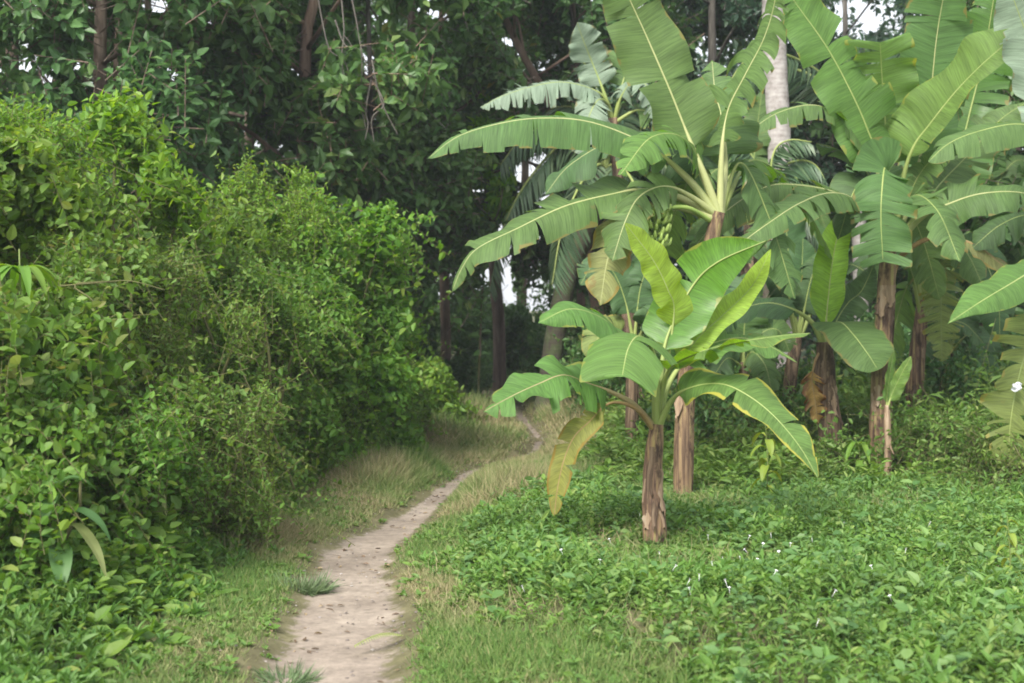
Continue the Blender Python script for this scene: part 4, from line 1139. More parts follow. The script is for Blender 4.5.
banana_leaf(d, PX(Y, (894, 250), (920, 219), (953, 202, -.1), (985, 193, -.2), (1024, 193, -.25), (1065, 208, -.3)), .32, .24, np.array([0, -.75, .6]), 'ban', 'rib_pale', tears=3, gap=.08, sag=(.2, .5), v=.1, r0=.024)
banana_leaf(d, PX(Y, (891, 285), (896, 265), (908, 250, -.15), (932, 238, -.25), (965, 241, -.35), (990, 255, -.4), (1010, 274, -.4), (1030, 304, -.4)), .5, .16, np.array([.2, -.7, .7]), 'ban_dying', 'rib_dead', 'arched dying leaf with brown patches', tears=(2, 3), gap=.2, sag=(.6, .9), v=.0, r0=.022)
banana_leaf(d, PX(Y, (889, 248), (873, 185, .2), (856, 163, .2), (838, 150, .1), (815, 143, 0)), .34, .24, np.array([.25, .3, -.9]), 'ban_dark', 'rib', tears=2, sag=(.15, .15), v=.2, r0=.022)
banana_leaf(d, PX(Y, (890, 246), (880, 180), (853, 128, -.1), (820, 106, -.2), (785, 110, -.3), (757, 126, -.35), (742, 147, -.35)), .3, .23, np.array([0, -.45, .9]), 'ban', 'rib_pale', tears=(10, 12), gap=.25, sag=(.7, 1.4), v=.05, r0=.022)
banana_leaf(d, PX(Y, (893, 248), (880, 190, .5), (868, 130, .8), (858, 90, .9), (845, 55, .9)), .3, .26, np.array([.2, -1, .2]), 'ban', 'rib', tears=3, sag=(.1, .2), v=.1, r0=.022)
banana_leaf(d, PX(Y, (894, 247), (935, 190, .3), (968, 155, .5), (1000, 120, .5), (1030, 100, .4)), .3, .3, np.array([-.3, -.8, .5]), 'ban', 'rib', tears=3, sag=(.2, .4), v=.1, r0=.022)

# ---- F: the grey stem behind D
Y = 14.4
f = banana('banana plant with a yellow and purple stem just right of the tallest one', [(914, 455), (914, 400), (918, 345), (923, 300)], Y, .085, .06, 'stem_a', flaps=3)
banana_leaf(f, PX(Y, (922, 315), (925, 255), (932, 190, .1), (937, 140, .1), (940, 90, 0)), .38, .42, np.array([.1, -1, .2]), 'ban', 'rib', tears=3, sag=(.1, .1), v=.1, r0=.026)
banana_leaf(f, PX(Y, (922, 318), (915, 270), (895, 215, .2), (872, 180, .3), (845, 165, .3)), .35, .33, np.array([.2, -.9, .4]), 'ban_dark', 'rib', tears=3, sag=(.2, .4), v=.1, r0=.026)
banana_leaf(f, PX(Y, (924, 318), (945, 220), (968, 120, .1), (985, 50, .1), (998, -30, 0)), .35, .40, np.array([.2, .9, .2]), 'ban', 'rib', tears=(5, 8), gap=.1, sag=(.1, .1), v=.1, r0=.026)
banana_leaf(f, PX(Y, (923, 322), (930, 290, -.1), (936, 262, -.3), (941, 270, -.45), (941, 300, -.5), (941, 330, -.5), (942, 362, -.5)), .38, .24, np.array([0, -1, .05]), 'ban_limp', 'rib', 'yellow green leaf hanging straight down, shredded like a comb', tears=20, gap=.45, sag=(.12, .12), v=.0, r0=.019, jag=.15)
banana_leaf(f, PX(Y, (923, 320), (950, 275, -.1), (968, 252, -.2), (985, 262, -.3), (998, 300, -.3), (1000, 345, -.3)), .4, .24, np.array([.1, -1, .3]), 'ban_dark', 'rib', tears=4, gap=.15, sag=(.2, .2), v=.05, r0=.018)
banana_leaf(f, PX(Y, (922, 345), (935, 330, -.1), (945, 322, -.2), (965, 324, -.2), (985, 345, -.2)), .5, .15, np.array([.1, -.7, .7]), 'ban_dark', 'rib', tears=3, sag=(.3, .3), v=.05, r0=.014)

# ---- G: small fibrous stem
Y = 13.0
g_ = banana('banana plant with a short dark fibrous stem and one orange dead leaf', [(832, 466), (830, 430), (826, 385), (824, 342)], Y, .10, .085, 'stem_c', flaps=7)
banana_leaf(g_, PX(Y, (825, 350), (826, 322), (832, 265, .05), (839, 232, .05), (851, 205, 0)), .16, .20, np.array([.1, -1, .15]), 'ban_young', 'rib', tears=0, sag=(.05, .05), v=.3, r0=.022, base_round=.25)
banana_leaf(g_, PX(Y, (826, 350), (831, 330, -.1), (840, 322, -.35), (853, 334, -.6), (868, 354, -.75), (878, 370, -.8)), .3, .31, np.array([.1, -.85, .5]), 'ban', 'rib', tears=0, sag=(.15, .15), v=.05, r0=.02, tip=1.6, wave=.1)
banana_leaf(g_, PX(Y, (825, 352), (813, 324), (790, 308, -.05), (765, 303, .1), (735, 312, .2), (712, 330, .2)), .35, .25, np.array([0, -.6, .8]), 'ban_dark', 'rib', tears=3, sag=(.3, .6), v=.1, r0=.024)
banana_leaf(g_, PX(Y, (821, 350), (815, 362, -.12), (812, 380, -.15), (815, 400, -.15), (818, 424, -.15)), .35, .14, np.array([.2, -1, .1]), 'ban_dead', 'rib_dead', 'orange dead leaf curled against the stem', tears=4, gap=.3, sag=(.6, .2), v=-.5, r0=.012, wave=.9)
banana_leaf(g_, PX(Y, (825, 350), (836, 322, .2), (848, 303, .3), (862, 290, .3), (875, 262, .3)), .2, .18, np.array([.2, -.8, .3]), 'ban_dark', 'rib', tears=2, sag=(.2, .2), v=.2, r0=.018)

# ---- H: shaded plant behind G
Y = 15.0
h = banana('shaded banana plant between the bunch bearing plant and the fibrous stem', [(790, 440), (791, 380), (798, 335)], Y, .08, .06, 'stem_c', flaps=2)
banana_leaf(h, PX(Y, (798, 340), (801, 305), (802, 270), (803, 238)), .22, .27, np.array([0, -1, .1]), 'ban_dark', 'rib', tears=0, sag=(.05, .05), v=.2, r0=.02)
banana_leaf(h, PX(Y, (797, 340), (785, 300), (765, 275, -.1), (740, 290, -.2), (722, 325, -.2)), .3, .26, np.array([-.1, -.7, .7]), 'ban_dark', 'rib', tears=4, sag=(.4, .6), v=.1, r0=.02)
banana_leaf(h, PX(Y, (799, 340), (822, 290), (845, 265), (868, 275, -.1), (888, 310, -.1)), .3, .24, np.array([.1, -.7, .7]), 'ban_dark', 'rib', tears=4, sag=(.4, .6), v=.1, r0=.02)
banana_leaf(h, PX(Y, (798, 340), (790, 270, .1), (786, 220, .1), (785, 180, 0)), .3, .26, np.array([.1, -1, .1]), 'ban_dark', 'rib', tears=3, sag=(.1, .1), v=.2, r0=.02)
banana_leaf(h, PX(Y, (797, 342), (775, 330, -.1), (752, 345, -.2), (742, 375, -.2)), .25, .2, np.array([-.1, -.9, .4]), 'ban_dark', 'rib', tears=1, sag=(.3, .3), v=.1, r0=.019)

# ---- E: the plant cut by the right edge
Y = 11.6
e = banana('banana plant beyond the right edge whose leaves reach into the picture', [(1072, 500), (1072, 400), (1068, 320), (1066, 262)], Y, .10, .08, 'stem_b', flaps=3)
banana_leaf(e, PX(Y, (1066, 265), (1063, 185), (1048, 138, -.1), (1019, 124, -.25), (976, 132, -.4), (948, 144, -.45), (928, 162, -.45)), .34, .26, np.array([0, -.55, .85]), 'ban', 'rib', tears=(3, 4), gap=.06, sag=(.5, 1.5), v=.05, r0=.024, tip=1.6)
banana_leaf(e, PX(Y, (1066, 272), (1056, 262, -.3), (1034, 270, -.7), (1010, 284, -1.1), (980, 302, -1.4), (947, 324, -1.6)), .22, .22, np.array([.15, -.6, .75]), 'ban_bright', 'rib', tears=1, sag=(.2, .6), v=.15, r0=.022)
banana_leaf(e, PX(Y, (1066, 275), (1056, 290, -.3), (1036, 325, -.6), (1022, 365, -.7), (1013, 405, -.75), (1009, 445, -.75), (1010, 500, -.75)), .3, .25, np.array([-.2, -1, .1]), 'ban_limp', 'rib', 'yellow green leaf hanging limp in torn strips', tears=(9, 9), gap=.6, sag=(.25, .25), v=.0, r0=.018, tip=1.8, jag=.15)
banana_leaf(e, PX(Y, (1067, 262), (1062, 160), (1045, 80, .1), (1025, 30, .1), (1003, -30, 0)), .35, .3, np.array([-.2, -1, .2]), 'ban_pale', 'rib', tears=3, sag=(.1, .1), v=.1, r0=.024)
banana_leaf(e, PX(Y, (1067, 266), (1055, 230, .3), (1030, 215, .5), (1000, 225, .6), (970, 250, .6)), .3, .26, np.array([0, -.6, .8]), 'ban_dark', 'rib', tears=4, sag=(.4, .8), v=.1, r0=.02)

# ---- I: banana crown behind C, far
Y = 16.0
i_ = banana('far banana plant with greyish shredded leaves behind the long reaching leaf', [(640, 440), (630, 330), (620, 200), (613, 118)], Y, .075, .06, 'stem_c', flaps=2)
banana_leaf(i_, PX(Y, (613, 122), (603, 90), (592, 62), (584, 42, -.1), (577, 22, -.2)), .35, .25, np.array([-.2, -1, .2]), 'ban_pale', 'rib', 'pale grey upright leaf', tears=3, sag=(.1, .1), v=.1, r0=.024)
banana_leaf(i_, PX(Y, (613, 122), (606, 100, -.1), (590, 88, -.2), (560, 82, -.3), (530, 87, -.4), (500, 97, -.45), (480, 108, -.45)), .2, .30, np.array([0, -.5, .85]), 'ban_pale', 'rib', 'long leaf torn into a grey green fringe', tears=18, gap=.35, sag=(.8, 1.7), v=.05, r0=.02)
banana_leaf(i_, PX(Y, (614, 122), (622, 95, -.1), (635, 80, -.2), (650, 90, -.3), (660, 120, -.35)), .25, .28, np.array([.1, -.6, .8]), 'ban_pale', 'rib', tears=12, gap=.3, sag=(.6, 1.0), v=.05, r0=.02)
banana_leaf(i_, PX(Y, (613, 122), (608, 105, -.1), (598, 100, -.3), (588, 120, -.45), (582, 155, -.5)), .3, .28, np.array([-.1, -.9, .4]), 'ban_pale', 'rib', tears=10, gap=.3, sag=(.4, .4), v=.05, r0=.02)
banana_leaf(i_, PX(Y, (614, 122), (625, 75, .1), (640, 40, .1), (655, 10, 0)), .3, .26, np.array([.1, -1, .2]), 'ban', 'rib', tears=6, sag=(.2, .3), v=.1, r0=.02)
banana_leaf(i_, PX(Y, (614, 123), (640, 110, -.1), (665, 125, -.2), (685, 165, -.2)), .25, .27, np.array([.1, -.7, .6]), 'ban', 'rib', tears=6, sag=(.4, .6), v=.1, r0=.02)
# ---- more rear plants that close the gaps behind the crowns
Y = 17.0
j_ = banana('rear banana plant whose dark leaves show between the two tall crowns', [(745, 425), (748, 330), (750, 225)], Y, .10, .08, 'stem_c', flaps=2)
for (pts, hh) in (([(750, 230), (745, 190), (730, 165, .1), (705, 180, -.1), (690, 215, -.1)], (-.1, -.7, .7)), ([(750, 230), (770, 190), (790, 175), (812, 195), (828, 235)], (.1, -.7, .7)),
                  ([(750, 230), (752, 180), (757, 130), (762, 90)], (0, -1, .2)), ([(750, 232), (735, 215), (715, 230, -.2), (700, 270, -.3)], (-.2, -.9, .4)), ([(751, 232), (775, 225, -.1), (795, 245, -.2), (806, 290, -.2)], (.2, -.9, .4))):
    banana_leaf(j_, PX(Y, *pts), .25, .27, np.array(hh), 'ban', 'rib', tears=5, sag=(.3, .5), v=.1, r0=.02)
Y = 17.5
k_ = banana('rear banana plant at the right, dark between the tall crowns and the edge', [(985, 430), (985, 330), (983, 230)], Y, .10, .08, 'stem_c', flaps=2)
for (pts, hh) in (([(983, 235), (975, 180), (955, 150), (928, 160), (910, 195)], (-.1, -.7, .7)), ([(983, 235), (1000, 180), (1022, 160), (1045, 190)], (.1, -.7, .7)),
                  ([(983, 235), (985, 150), (990, 80), (998, 20)], (0, -1, .2)), ([(983, 238), (965, 230), (950, 260, -.2), (945, 300, -.3)], (-.2, -.9, .4)), ([(984, 238), (1005, 230, -.1), (1022, 260, -.2), (1028, 310, -.2)], (.2, -.9, .4))):
    banana_leaf(k_, PX(Y, *pts), .25, .29, np.array(hh), 'ban', 'rib', tears=6, sag=(.3, .5), v=.1, r0=.02)

# low plants that fill the space under the crowns
for (Yl, stem, lab, leaves) in (
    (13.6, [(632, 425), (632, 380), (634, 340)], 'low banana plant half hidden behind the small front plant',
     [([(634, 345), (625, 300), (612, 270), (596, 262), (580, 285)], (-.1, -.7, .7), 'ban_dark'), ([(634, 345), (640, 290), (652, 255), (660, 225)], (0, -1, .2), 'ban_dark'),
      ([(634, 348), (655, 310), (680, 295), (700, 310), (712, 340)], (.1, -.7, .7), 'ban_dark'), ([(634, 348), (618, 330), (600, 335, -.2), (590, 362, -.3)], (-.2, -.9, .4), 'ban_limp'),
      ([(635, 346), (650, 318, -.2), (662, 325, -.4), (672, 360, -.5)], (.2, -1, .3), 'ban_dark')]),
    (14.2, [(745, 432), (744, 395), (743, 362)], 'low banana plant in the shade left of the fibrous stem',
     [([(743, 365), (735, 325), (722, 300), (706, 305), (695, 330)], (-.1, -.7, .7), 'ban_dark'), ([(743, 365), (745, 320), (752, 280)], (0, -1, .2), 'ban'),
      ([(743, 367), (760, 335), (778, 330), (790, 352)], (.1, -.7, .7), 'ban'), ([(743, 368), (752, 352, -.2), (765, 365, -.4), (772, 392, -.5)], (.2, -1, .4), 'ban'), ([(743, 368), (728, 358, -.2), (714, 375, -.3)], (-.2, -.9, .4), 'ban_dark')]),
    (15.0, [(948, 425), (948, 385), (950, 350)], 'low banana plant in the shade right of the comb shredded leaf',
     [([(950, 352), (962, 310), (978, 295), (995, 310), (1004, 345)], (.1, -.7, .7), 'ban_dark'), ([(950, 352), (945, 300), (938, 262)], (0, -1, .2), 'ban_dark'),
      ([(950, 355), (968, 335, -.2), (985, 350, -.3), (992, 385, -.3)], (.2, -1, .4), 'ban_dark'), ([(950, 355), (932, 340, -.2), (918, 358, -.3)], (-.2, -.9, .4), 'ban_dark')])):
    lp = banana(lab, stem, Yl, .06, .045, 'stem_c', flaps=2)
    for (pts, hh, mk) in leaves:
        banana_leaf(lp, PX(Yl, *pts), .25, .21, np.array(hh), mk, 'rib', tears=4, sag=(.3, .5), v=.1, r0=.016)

# further torn leaves of the rear crowns, each its own angle
for (pl, Yl, hub, spread_) in ((c, 11.25, (719, 217), [(835, 262), (655, 285), (795, 300), (620, 175)]), (d, 12.9, (891, 248), [(960, 262), (838, 240), (985, 130), (820, 205), (940, 300)]),
                               (j_, 17.0, (750, 230), [(690, 265), (800, 130), (825, 262), (700, 160)]), (k_, 17.5, (983, 236), [(925, 225), (1030, 235), (950, 110), (1035, 130), (970, 330)]),
                               (h, 15.0, (798, 340), [(740, 262), (850, 330), (755, 385), (850, 240)]), (f, 14.4, (922, 320), [(870, 300), (985, 290), (880, 390), (975, 215)])):
    for (tx, ty) in spread_:
        hx_, hy_ = hub
        up_ = 40 + 35 * rng.random()
        dz = .7 * rng.normal()
        q1 = (hx_ + (tx - hx_) * .28, min(hy_, hy_ + (ty - hy_) * .3) - up_ * .8, dz * .3)
        q2 = (hx_ + (tx - hx_) * .66, hy_ + (ty - hy_) * .62 - up_ * .75, dz * .7)
        banana_leaf(pl, PX(Yl, (hx_, hy_ + 3), q1, q2, (tx, ty, dz)), .26, .24, np.array([.15 * rng.normal(), -.7, .7]), random.choice(['ban', 'ban', 'ban_dark', 'ban_bright']), 'rib',
                    tears=(random.choice([4, 8, 12]), random.choice([4, 8, 12])), gap=.2, sag=(.4 + .6 * rng.random(), .6 + .9 * rng.random()), v=.08, r0=.018)

# sucker at the foot of D
Y = 12.0
s_ = banana('young banana sucker with two narrow blades at the foot of the tallest plant', [(888, 470), (888, 440), (887, 405)], Y, .025, .018, 'sheath', group=None, flaps=2, name='banana_sucker')
banana_leaf(s_, PX(Y, (887, 410), (887, 395), (890, 372), (894, 350)), .12, .07, np.array([.6, -.8, .1]), 'ban_bright', 'rib', tears=0, sag=(.05, .05), v=.4, r0=.01)
banana_leaf(s_, PX(Y, (887, 410), (892, 394), (901, 375, -.05), (911, 356, -.1)), .15, .085, np.array([-.4, -.8, .4]), 'ban_bright', 'rib', tears=0, sag=(.05, .05), v=.3, r0=.01)

# ------------------------------------------------------------------ palms
def frond(parent, pts, L0=.55, n=46, mat='frond'):
    C = catmull(pts, 60)
    T = nrm(np.gradient(C, axis=0))
    mb = MB()
    u = np.linspace(.16, .98, n)
    idx = (u * 59).astype(int)
    P = C[idx]; TT = T[idx]
    S0 = nrm(np.cross(TT, UPV + 1e-3)); N0 = np.cross(S0, TT)
    Ln = L0 * np.sin(np.pi * (.18 + .72 * u)) ** .6
    for sd in (1, -1):
        D = S0 * sd + TT * .55 - UPV * .75 + rng.normal(size=P.shape) * .08
        put_leaves(mb, P, D, N0 + S0 * sd * .5, Ln, Ln * .035 + .006, tmpl_simple(.02, .28))
    o = mb.build('frond', M[mat], parent, smooth=False)
    rb = MB(); rb.tube(C, np.linspace(.028, .005, 60), 7); rb.build('midrib', M['rib'], o)


def palm(label, stem, Y, r0, r1, bark, fr, top=None):
    ft = at(stem[0][0], stem[0][1], Y)
    g = float(gz(np.array([ft[0]]), np.array([Y]))[0])
    base = np.array([ft[0], Y, g])
    t = thing('coconut_palm', label, 'palm tree', base, 'coconut palms')
    pts = [base - UPV * .2, base + UPV * .08] + PX(Y, *stem[1:])
    if top is not None: pts.append(np.array(top, float))
    C = catmull(pts, 60)
    s = np.linspace(0, 1, 60)
    mb = MB(); mb.tube(C, np.interp(s, [0, .05, .14, 1], [r0 * 1.55, r0 * 1.25, r0, r1]) * (1 + .02 * np.sin(s * 150)), 16)
    mb.build('trunk', M[bark], t)
    head = C[-1]
    for F_ in fr:
        if F_[0] == 'px':
            frond(t, [head] + PX(Y, *F_[1]), F_[2])
        else:
            az, el, L = F_[1:]
            d = np.array([math.cos(az), math.sin(az), 0])
            frond(t, [head, head + d * L * .3 + UPV * L * .3 * el, head + d * L * .7 + UPV * L * .3 * el, head + d * L + UPV * L * (.1 * el - .35)], .6)
    return t


crown = [('az', 2 * math.pi * k / 11 + .2, (.2 + .9 * ((k * 5) % 11) / 11), 2.6) for k in range(11)]
palm('coconut palm with a smooth whitish trunk rising between the two tall banana crowns', [(790, 430), (786, 300), (780, 160), (773, 0)], 17.0, .155, .125, 'palm_bark', crown, top=at(768, -230, 17.0))
palm('coconut palm whose pale trunk shows in a gap left of the tallest stem', [(862, 430), (861, 300), (858, 200)], 19.0, .105, .095, 'palm_bark', crown[::2], top=at(855, 120, 19.0))
palm('leaning coconut palm with a mossy swollen trunk and drooping grey fronds', [(546, 392), (556, 330), (570, 270), (592, 220), (606, 172)], 19.5, .15, .12, 'mossy_bark',
     [('px', [(585, 140), (560, 145), (525, 185), (503, 230), (490, 290)], .62), ('px', [(590, 135), (560, 122), (525, 135), (500, 165)], .6), ('px', [(600, 140, .5), (580, 110, 1.2), (550, 110, 1.8), (530, 140, 2)], .6),
      ('px', [(615, 140), (640, 135), (665, 165), (680, 215)], .6), ('px', [(612, 130, .4), (625, 100, .9), (650, 95, 1.4), (675, 120, 1.8)], .6), ('px', [(598, 165, -.5), (580, 185, -1), (562, 230, -1.3), (552, 285, -1.4)], .6),
      ('px', [(614, 165, -.5), (632, 180, -1), (645, 225, -1.2), (650, 280, -1.3)], .55), ('px', [(604, 130), (598, 95), (590, 70), (580, 60)], .55)])
palm('small palm with feathery fronds in front of the whitish trunk', [(772, 440), (770, 340), (766, 240)], 15.6, .07, .06, 'mossy_bark',
     [('px', [(755, 190), (738, 170), (722, 190), (712, 230)], .38), ('px', [(775, 180), (792, 162), (815, 165), (832, 195)], .4), ('px', [(770, 180), (775, 150), (790, 140), (812, 142)], .4), ('px', [(760, 180), (748, 150), (735, 145), (715, 150)], .4), ('px', [(780, 215), (800, 215), (815, 240), (820, 285)], .38)])

# ------------------------------------------------------------------ small individual plants
def leafy_stem(name, label, cat, px, py, Y, h, leaves, mat, stem_mat, r=.006, lean=(0, 0)):
    """a single stem with hand-placed broad leaves: (height fraction, azimuth, length, width, droop, material)"""
    p = at(px, py, Y)
    g = float(gz(np.array([p[0]]), np.array([Y]))[0])
    base = np.array([p[0], Y, g])
    t = thing(name, label, cat, base)
    tipp = base + np.array([lean[0], lean[1], h])
    C = catmull([base - UPV * .03, base * .6 + tipp * .4 + np.array([.02, 0, 0]), tipp], 14)
    mb = MB(); mb.tube(C, np.linspace(r, r * .4, 14), 7); mb.build('stem', M[stem_mat], t)
    for (hf, az, L, W, dr, mk) in leaves:
        o = C[int(hf * 13)]
        d = np.array([math.cos(az), math.sin(az), 0])
        pts = [o, o + d * L * .35 + UPV * L * (.22 - dr * .1), o + d * L * .75 + UPV * L * (.15 - dr * .55), o + d * L + UPV * L * (-.05 - dr)]
        K = catmull(pts, 12)
        T = nrm(np.gradient(K, axis=0)); Sd = nrm(np.cross(T, UPV)); Nn = np.cross(Sd, T)
        u = np.linspace(0, 1, 12); v = np.linspace(-1, 1, 7)
        w = W * .5 * np.sin(np.pi * np.clip((u - .06) / .94, 0, 1) ** .75) ** .8
        V = K[:, None, :] + Sd[:, None, :] * (v[None, :] * w[:, None])[..., None] + Nn[:, None, :] * ((np.abs(v)[None, :] * .28 + .03 * np.sin(9 * u)[:, None] * v[None, :]) * w[:, None])[..., None]
        idx = np.arange(84).reshape(12, 7)
        q = np.stack([idx[:-1, :-1], idx[:-1, 1:], idx[1:, 1:], idx[1:, :-1]], -1).reshape(-1, 4)
        lm = MB(); lm.add(V.reshape(-1, 3), [q]); lm.tube(K[:11] - Nn[:11] * .001, np.linspace(.0028, .0008, 11), 5)
        ob = lm.build('leaf', M[mk or mat], t)
        if mk == 'pale_leaf': ob['label'] = 'pale withering drooping leaf'
    return t


leafy_stem('broadleaf_weed', 'tall large leaved weed with one pale withering leaf, near the lower left corner', 'weed', 55, 592, 6.7, .66,
           [(.95, 1.9, .19, .085, .1, None), (.98, .4, .2, .09, .1, None), (.8, 2.9, .24, .11, .3, None), (.72, 0, .26, .12, .35, None), (.62, -.3, .27, .085, .75, 'pale_leaf'), (.55, 3.6, .24, .11, .5, None),
            (.5, -1.2, .24, .11, .5, None), (.4, .9, .24, .11, .4, None), (.85, -1.5, .2, .09, .35, None), (.3, 2.4, .24, .11, .5, None), (.25, -.5, .22, .1, .6, None)], 'broad', 'green_stem', .007)
leafy_stem('broadleaf_weed', 'weed with one pointed pale drooping leaf, left of the verge grass', 'weed', 142, 570, 7.9, .50,
           [(.95, -.4, .17, .07, 1.0, 'pale_leaf'), (.8, 2.6, .17, .075, .4, None), (.7, .6, .17, .075, .3, None), (.55, -1.8, .18, .08, .5, None), (.4, 1.9, .18, .08, .4, None)], 'broad', 'green_stem')
leafy_stem('leafy_seedling', 'seedling with a rosette of long upright leaves poking from the thicket by the left edge', 'seedling', 22, 520, 7.6, 1.72,
           [(.99, k * 1.05, .20 + .03 * (k % 2), .055, .12 + .2 * (k % 3), None) for k in range(6)] + [(.93, k * 1.3 + .5, .22, .06, .5, None) for k in range(5)] + [(.82, k * 1.6, .2, .06, .6, None) for k in range(4)], 'bush_bright', 'green_stem', .010)
leafy_stem('yellow_sapling', 'low yellow green seedling between the small plant and the tallest stem', 'seedling', 765, 505, 10.9, .62,
           [(.98 - .07 * k, k * 2.4, .115 + .04 * ((k * 7) % 5) / 5, .065, .5 + .3 * ((k * 3) % 4) / 4, None) for k in range(12)], 'yellow_sapling', 'green_stem')
leafy_stem('leafy_seedling', 'seedling with drooping fresh leaves left of the red brown stem base', 'seedling', 858, 478, 12.0, .36,
           [(.95, k * 1.26, .17, .055, .8, None) for k in range(5)] + [(.6, k * 1.26 + .6, .18, .06, .8, None) for k in range(5)], 'bush_bright', 'green_stem')
leafy_stem('leafy_seedling', 'seedling with pale fresh leaves at the right edge of the weeds', 'seedling', 1006, 612, 7.4, .42,
           [(.98 - .08 * k, k * 2.4, .06 + .03 * ((k * 7) % 5) / 5, .035, .4 + .4 * ((k * 3) % 4) / 4, None) for k in range(11)], 'yellow_sapling', 'green_stem')

# bluish grass tufts on the path edge
def tuft(label, px, py, n, h, r):
    x, y = gxy(px, py)
    g = float(gz(np.array([x]), np.array([y]))[0])
    t = thing('grass_tuft', label, 'grass tuft', (x, y, g), 'grass tufts on the path edge')
    mb = MB()
    a = rng.random(n) * 6.28; q = r * np.sqrt(rng.random(n))
    P = np.c_[x + np.cos(a) * q * 1.5, y + np.sin(a) * q, np.full(n, g - .01)]
    D = np.c_[np.cos(a), np.sin(a) * .8, np.full(n, .75)] * np.array([1, 1, 1.0]) + rng.normal(size=(n, 3)) * .45
    put_leaves(mb, P, D, rng.normal(size=(n, 3)) + UPV, h * (.5 + .8 * rng.random(n)), .004, BLADE)
    mb.build('blades', M['tuft'], t, smooth=False)


tuft('larger bluish grass tuft where the path widens', 302, 586, 620, .13, .085)
tuft('smaller bluish grass tuft at the bottom end of the path', 287, 672, 330, .10, .06)

# dead stick, arching twig, hanging vines
def twig_thing(name, label, cat, pts, r, mat='twig', group=None, side=0):
    t_pts = catmull(pts, 26)
    t = thing(name, label, cat, t_pts[0], group)
    mb = MB(); mb.tube(t_pts, np.linspace(r, r * .45, 26), 6)
    for i in range(side):
        k = int(5 + rng.random() * 19)
        e_ = t_pts[k] + rng.normal(size=3) * np.array([.16, .1, .14])
        mb.tube(catmull([t_pts[k], (t_pts[k] + e_) / 2 + rng.normal(size=3) * .02, e_], 7), np.linspace(r * .5, r * .2, 7), 5)
    mb.build('stalk', M[mat], t)


twig_thing('dead_stick', 'bare grey stick leaning in the thicket beside the verge grass', 'stick', PX(10.2, (294, 489), (280, 450, -.1), (266, 420, -.15), (248, 385, -.1), (238, 360, .1)), .011, side=4)
twig_thing('bare_twig', 'thin bare twig arching down from the olive shrub', 'twig', PX(7.75, (103, 345), (100, 318, -.02), (92, 300, -.04), (74, 285, -.03), (110, 281, 0)), .006)
twig_thing('bare_twig', 'straight reddish twig lying across the olive shrub', 'twig', PX(7.8, (60, 286), (95, 283), (130, 281), (165, 290)), .005)
twig_thing('bare_twig', 'thin upright twig at the left edge of the thicket', 'twig', PX(7.0, (8, 420), (6, 360), (2, 300), (-2, 262)), .007)
GV = 'bare vines hanging from the slender tree'
for (pts, lab) in (
    ([(316, -15), (322, 20), (330, 50), (345, 62), (352, 90)], 'looping vine beside the pinkish trunk'),
    ([(340, -15), (344, 30), (342, 60), (348, 110)], 'straight double vine left of the slender tree'),
    ([(372, 60), (378, 90), (385, 110), (398, 135)], 'curved vine hanging right of the slender tree'),
    ([(371, 80), (366, 110), (368, 125), (365, 140)], 'short vine hanging straight down the slender tree'),
    ([(376, 85), (384, 105), (372, 118), (374, 142)], 'kinked vine below the slender trunk'),
    ([(350, -10), (358, 30), (362, 60), (361, 100), (366, 130)], 'long vine falling just left of the slender trunk'),
    ([(335, 20), (345, 45), (360, 50), (368, 70)], 'short slack vine bridging two trunks')):
    twig_thing('hanging_vine', lab, 'vine', PX(16.3, *pts), .011, 'bark_grey', GV, side=1)

# fern frond lying on the path
x0, y0 = gxy(352, 650); x1, y1 = gxy(402, 638)
tf = thing('fallen_frond', 'dry fern frond lying across the path near the bottom', 'frond', (x0, y0, .02))
fm = MB()
n = 22
u = np.linspace(0.05, 1, n)
P = np.c_[x0 + (x1 - x0) * u, y0 + (y1 - y0) * u + .02 * np.sin(3 * u), .012 + .025 * np.sin(np.pi * u)]
for sd in (1, -1):
    put_leaves(fm, P, np.c_[np.full(n, .35), np.full(n, sd * 1.0), np.full(n, .12)], np.tile(UPV, (n, 1)), .045 * np.sin(np.pi * (.1 + .85 * u)) + .008, .0042, BLADE)
fm.tube(P, .0025, 5)
fm.build('blade', M['pale_leaf'], tf)

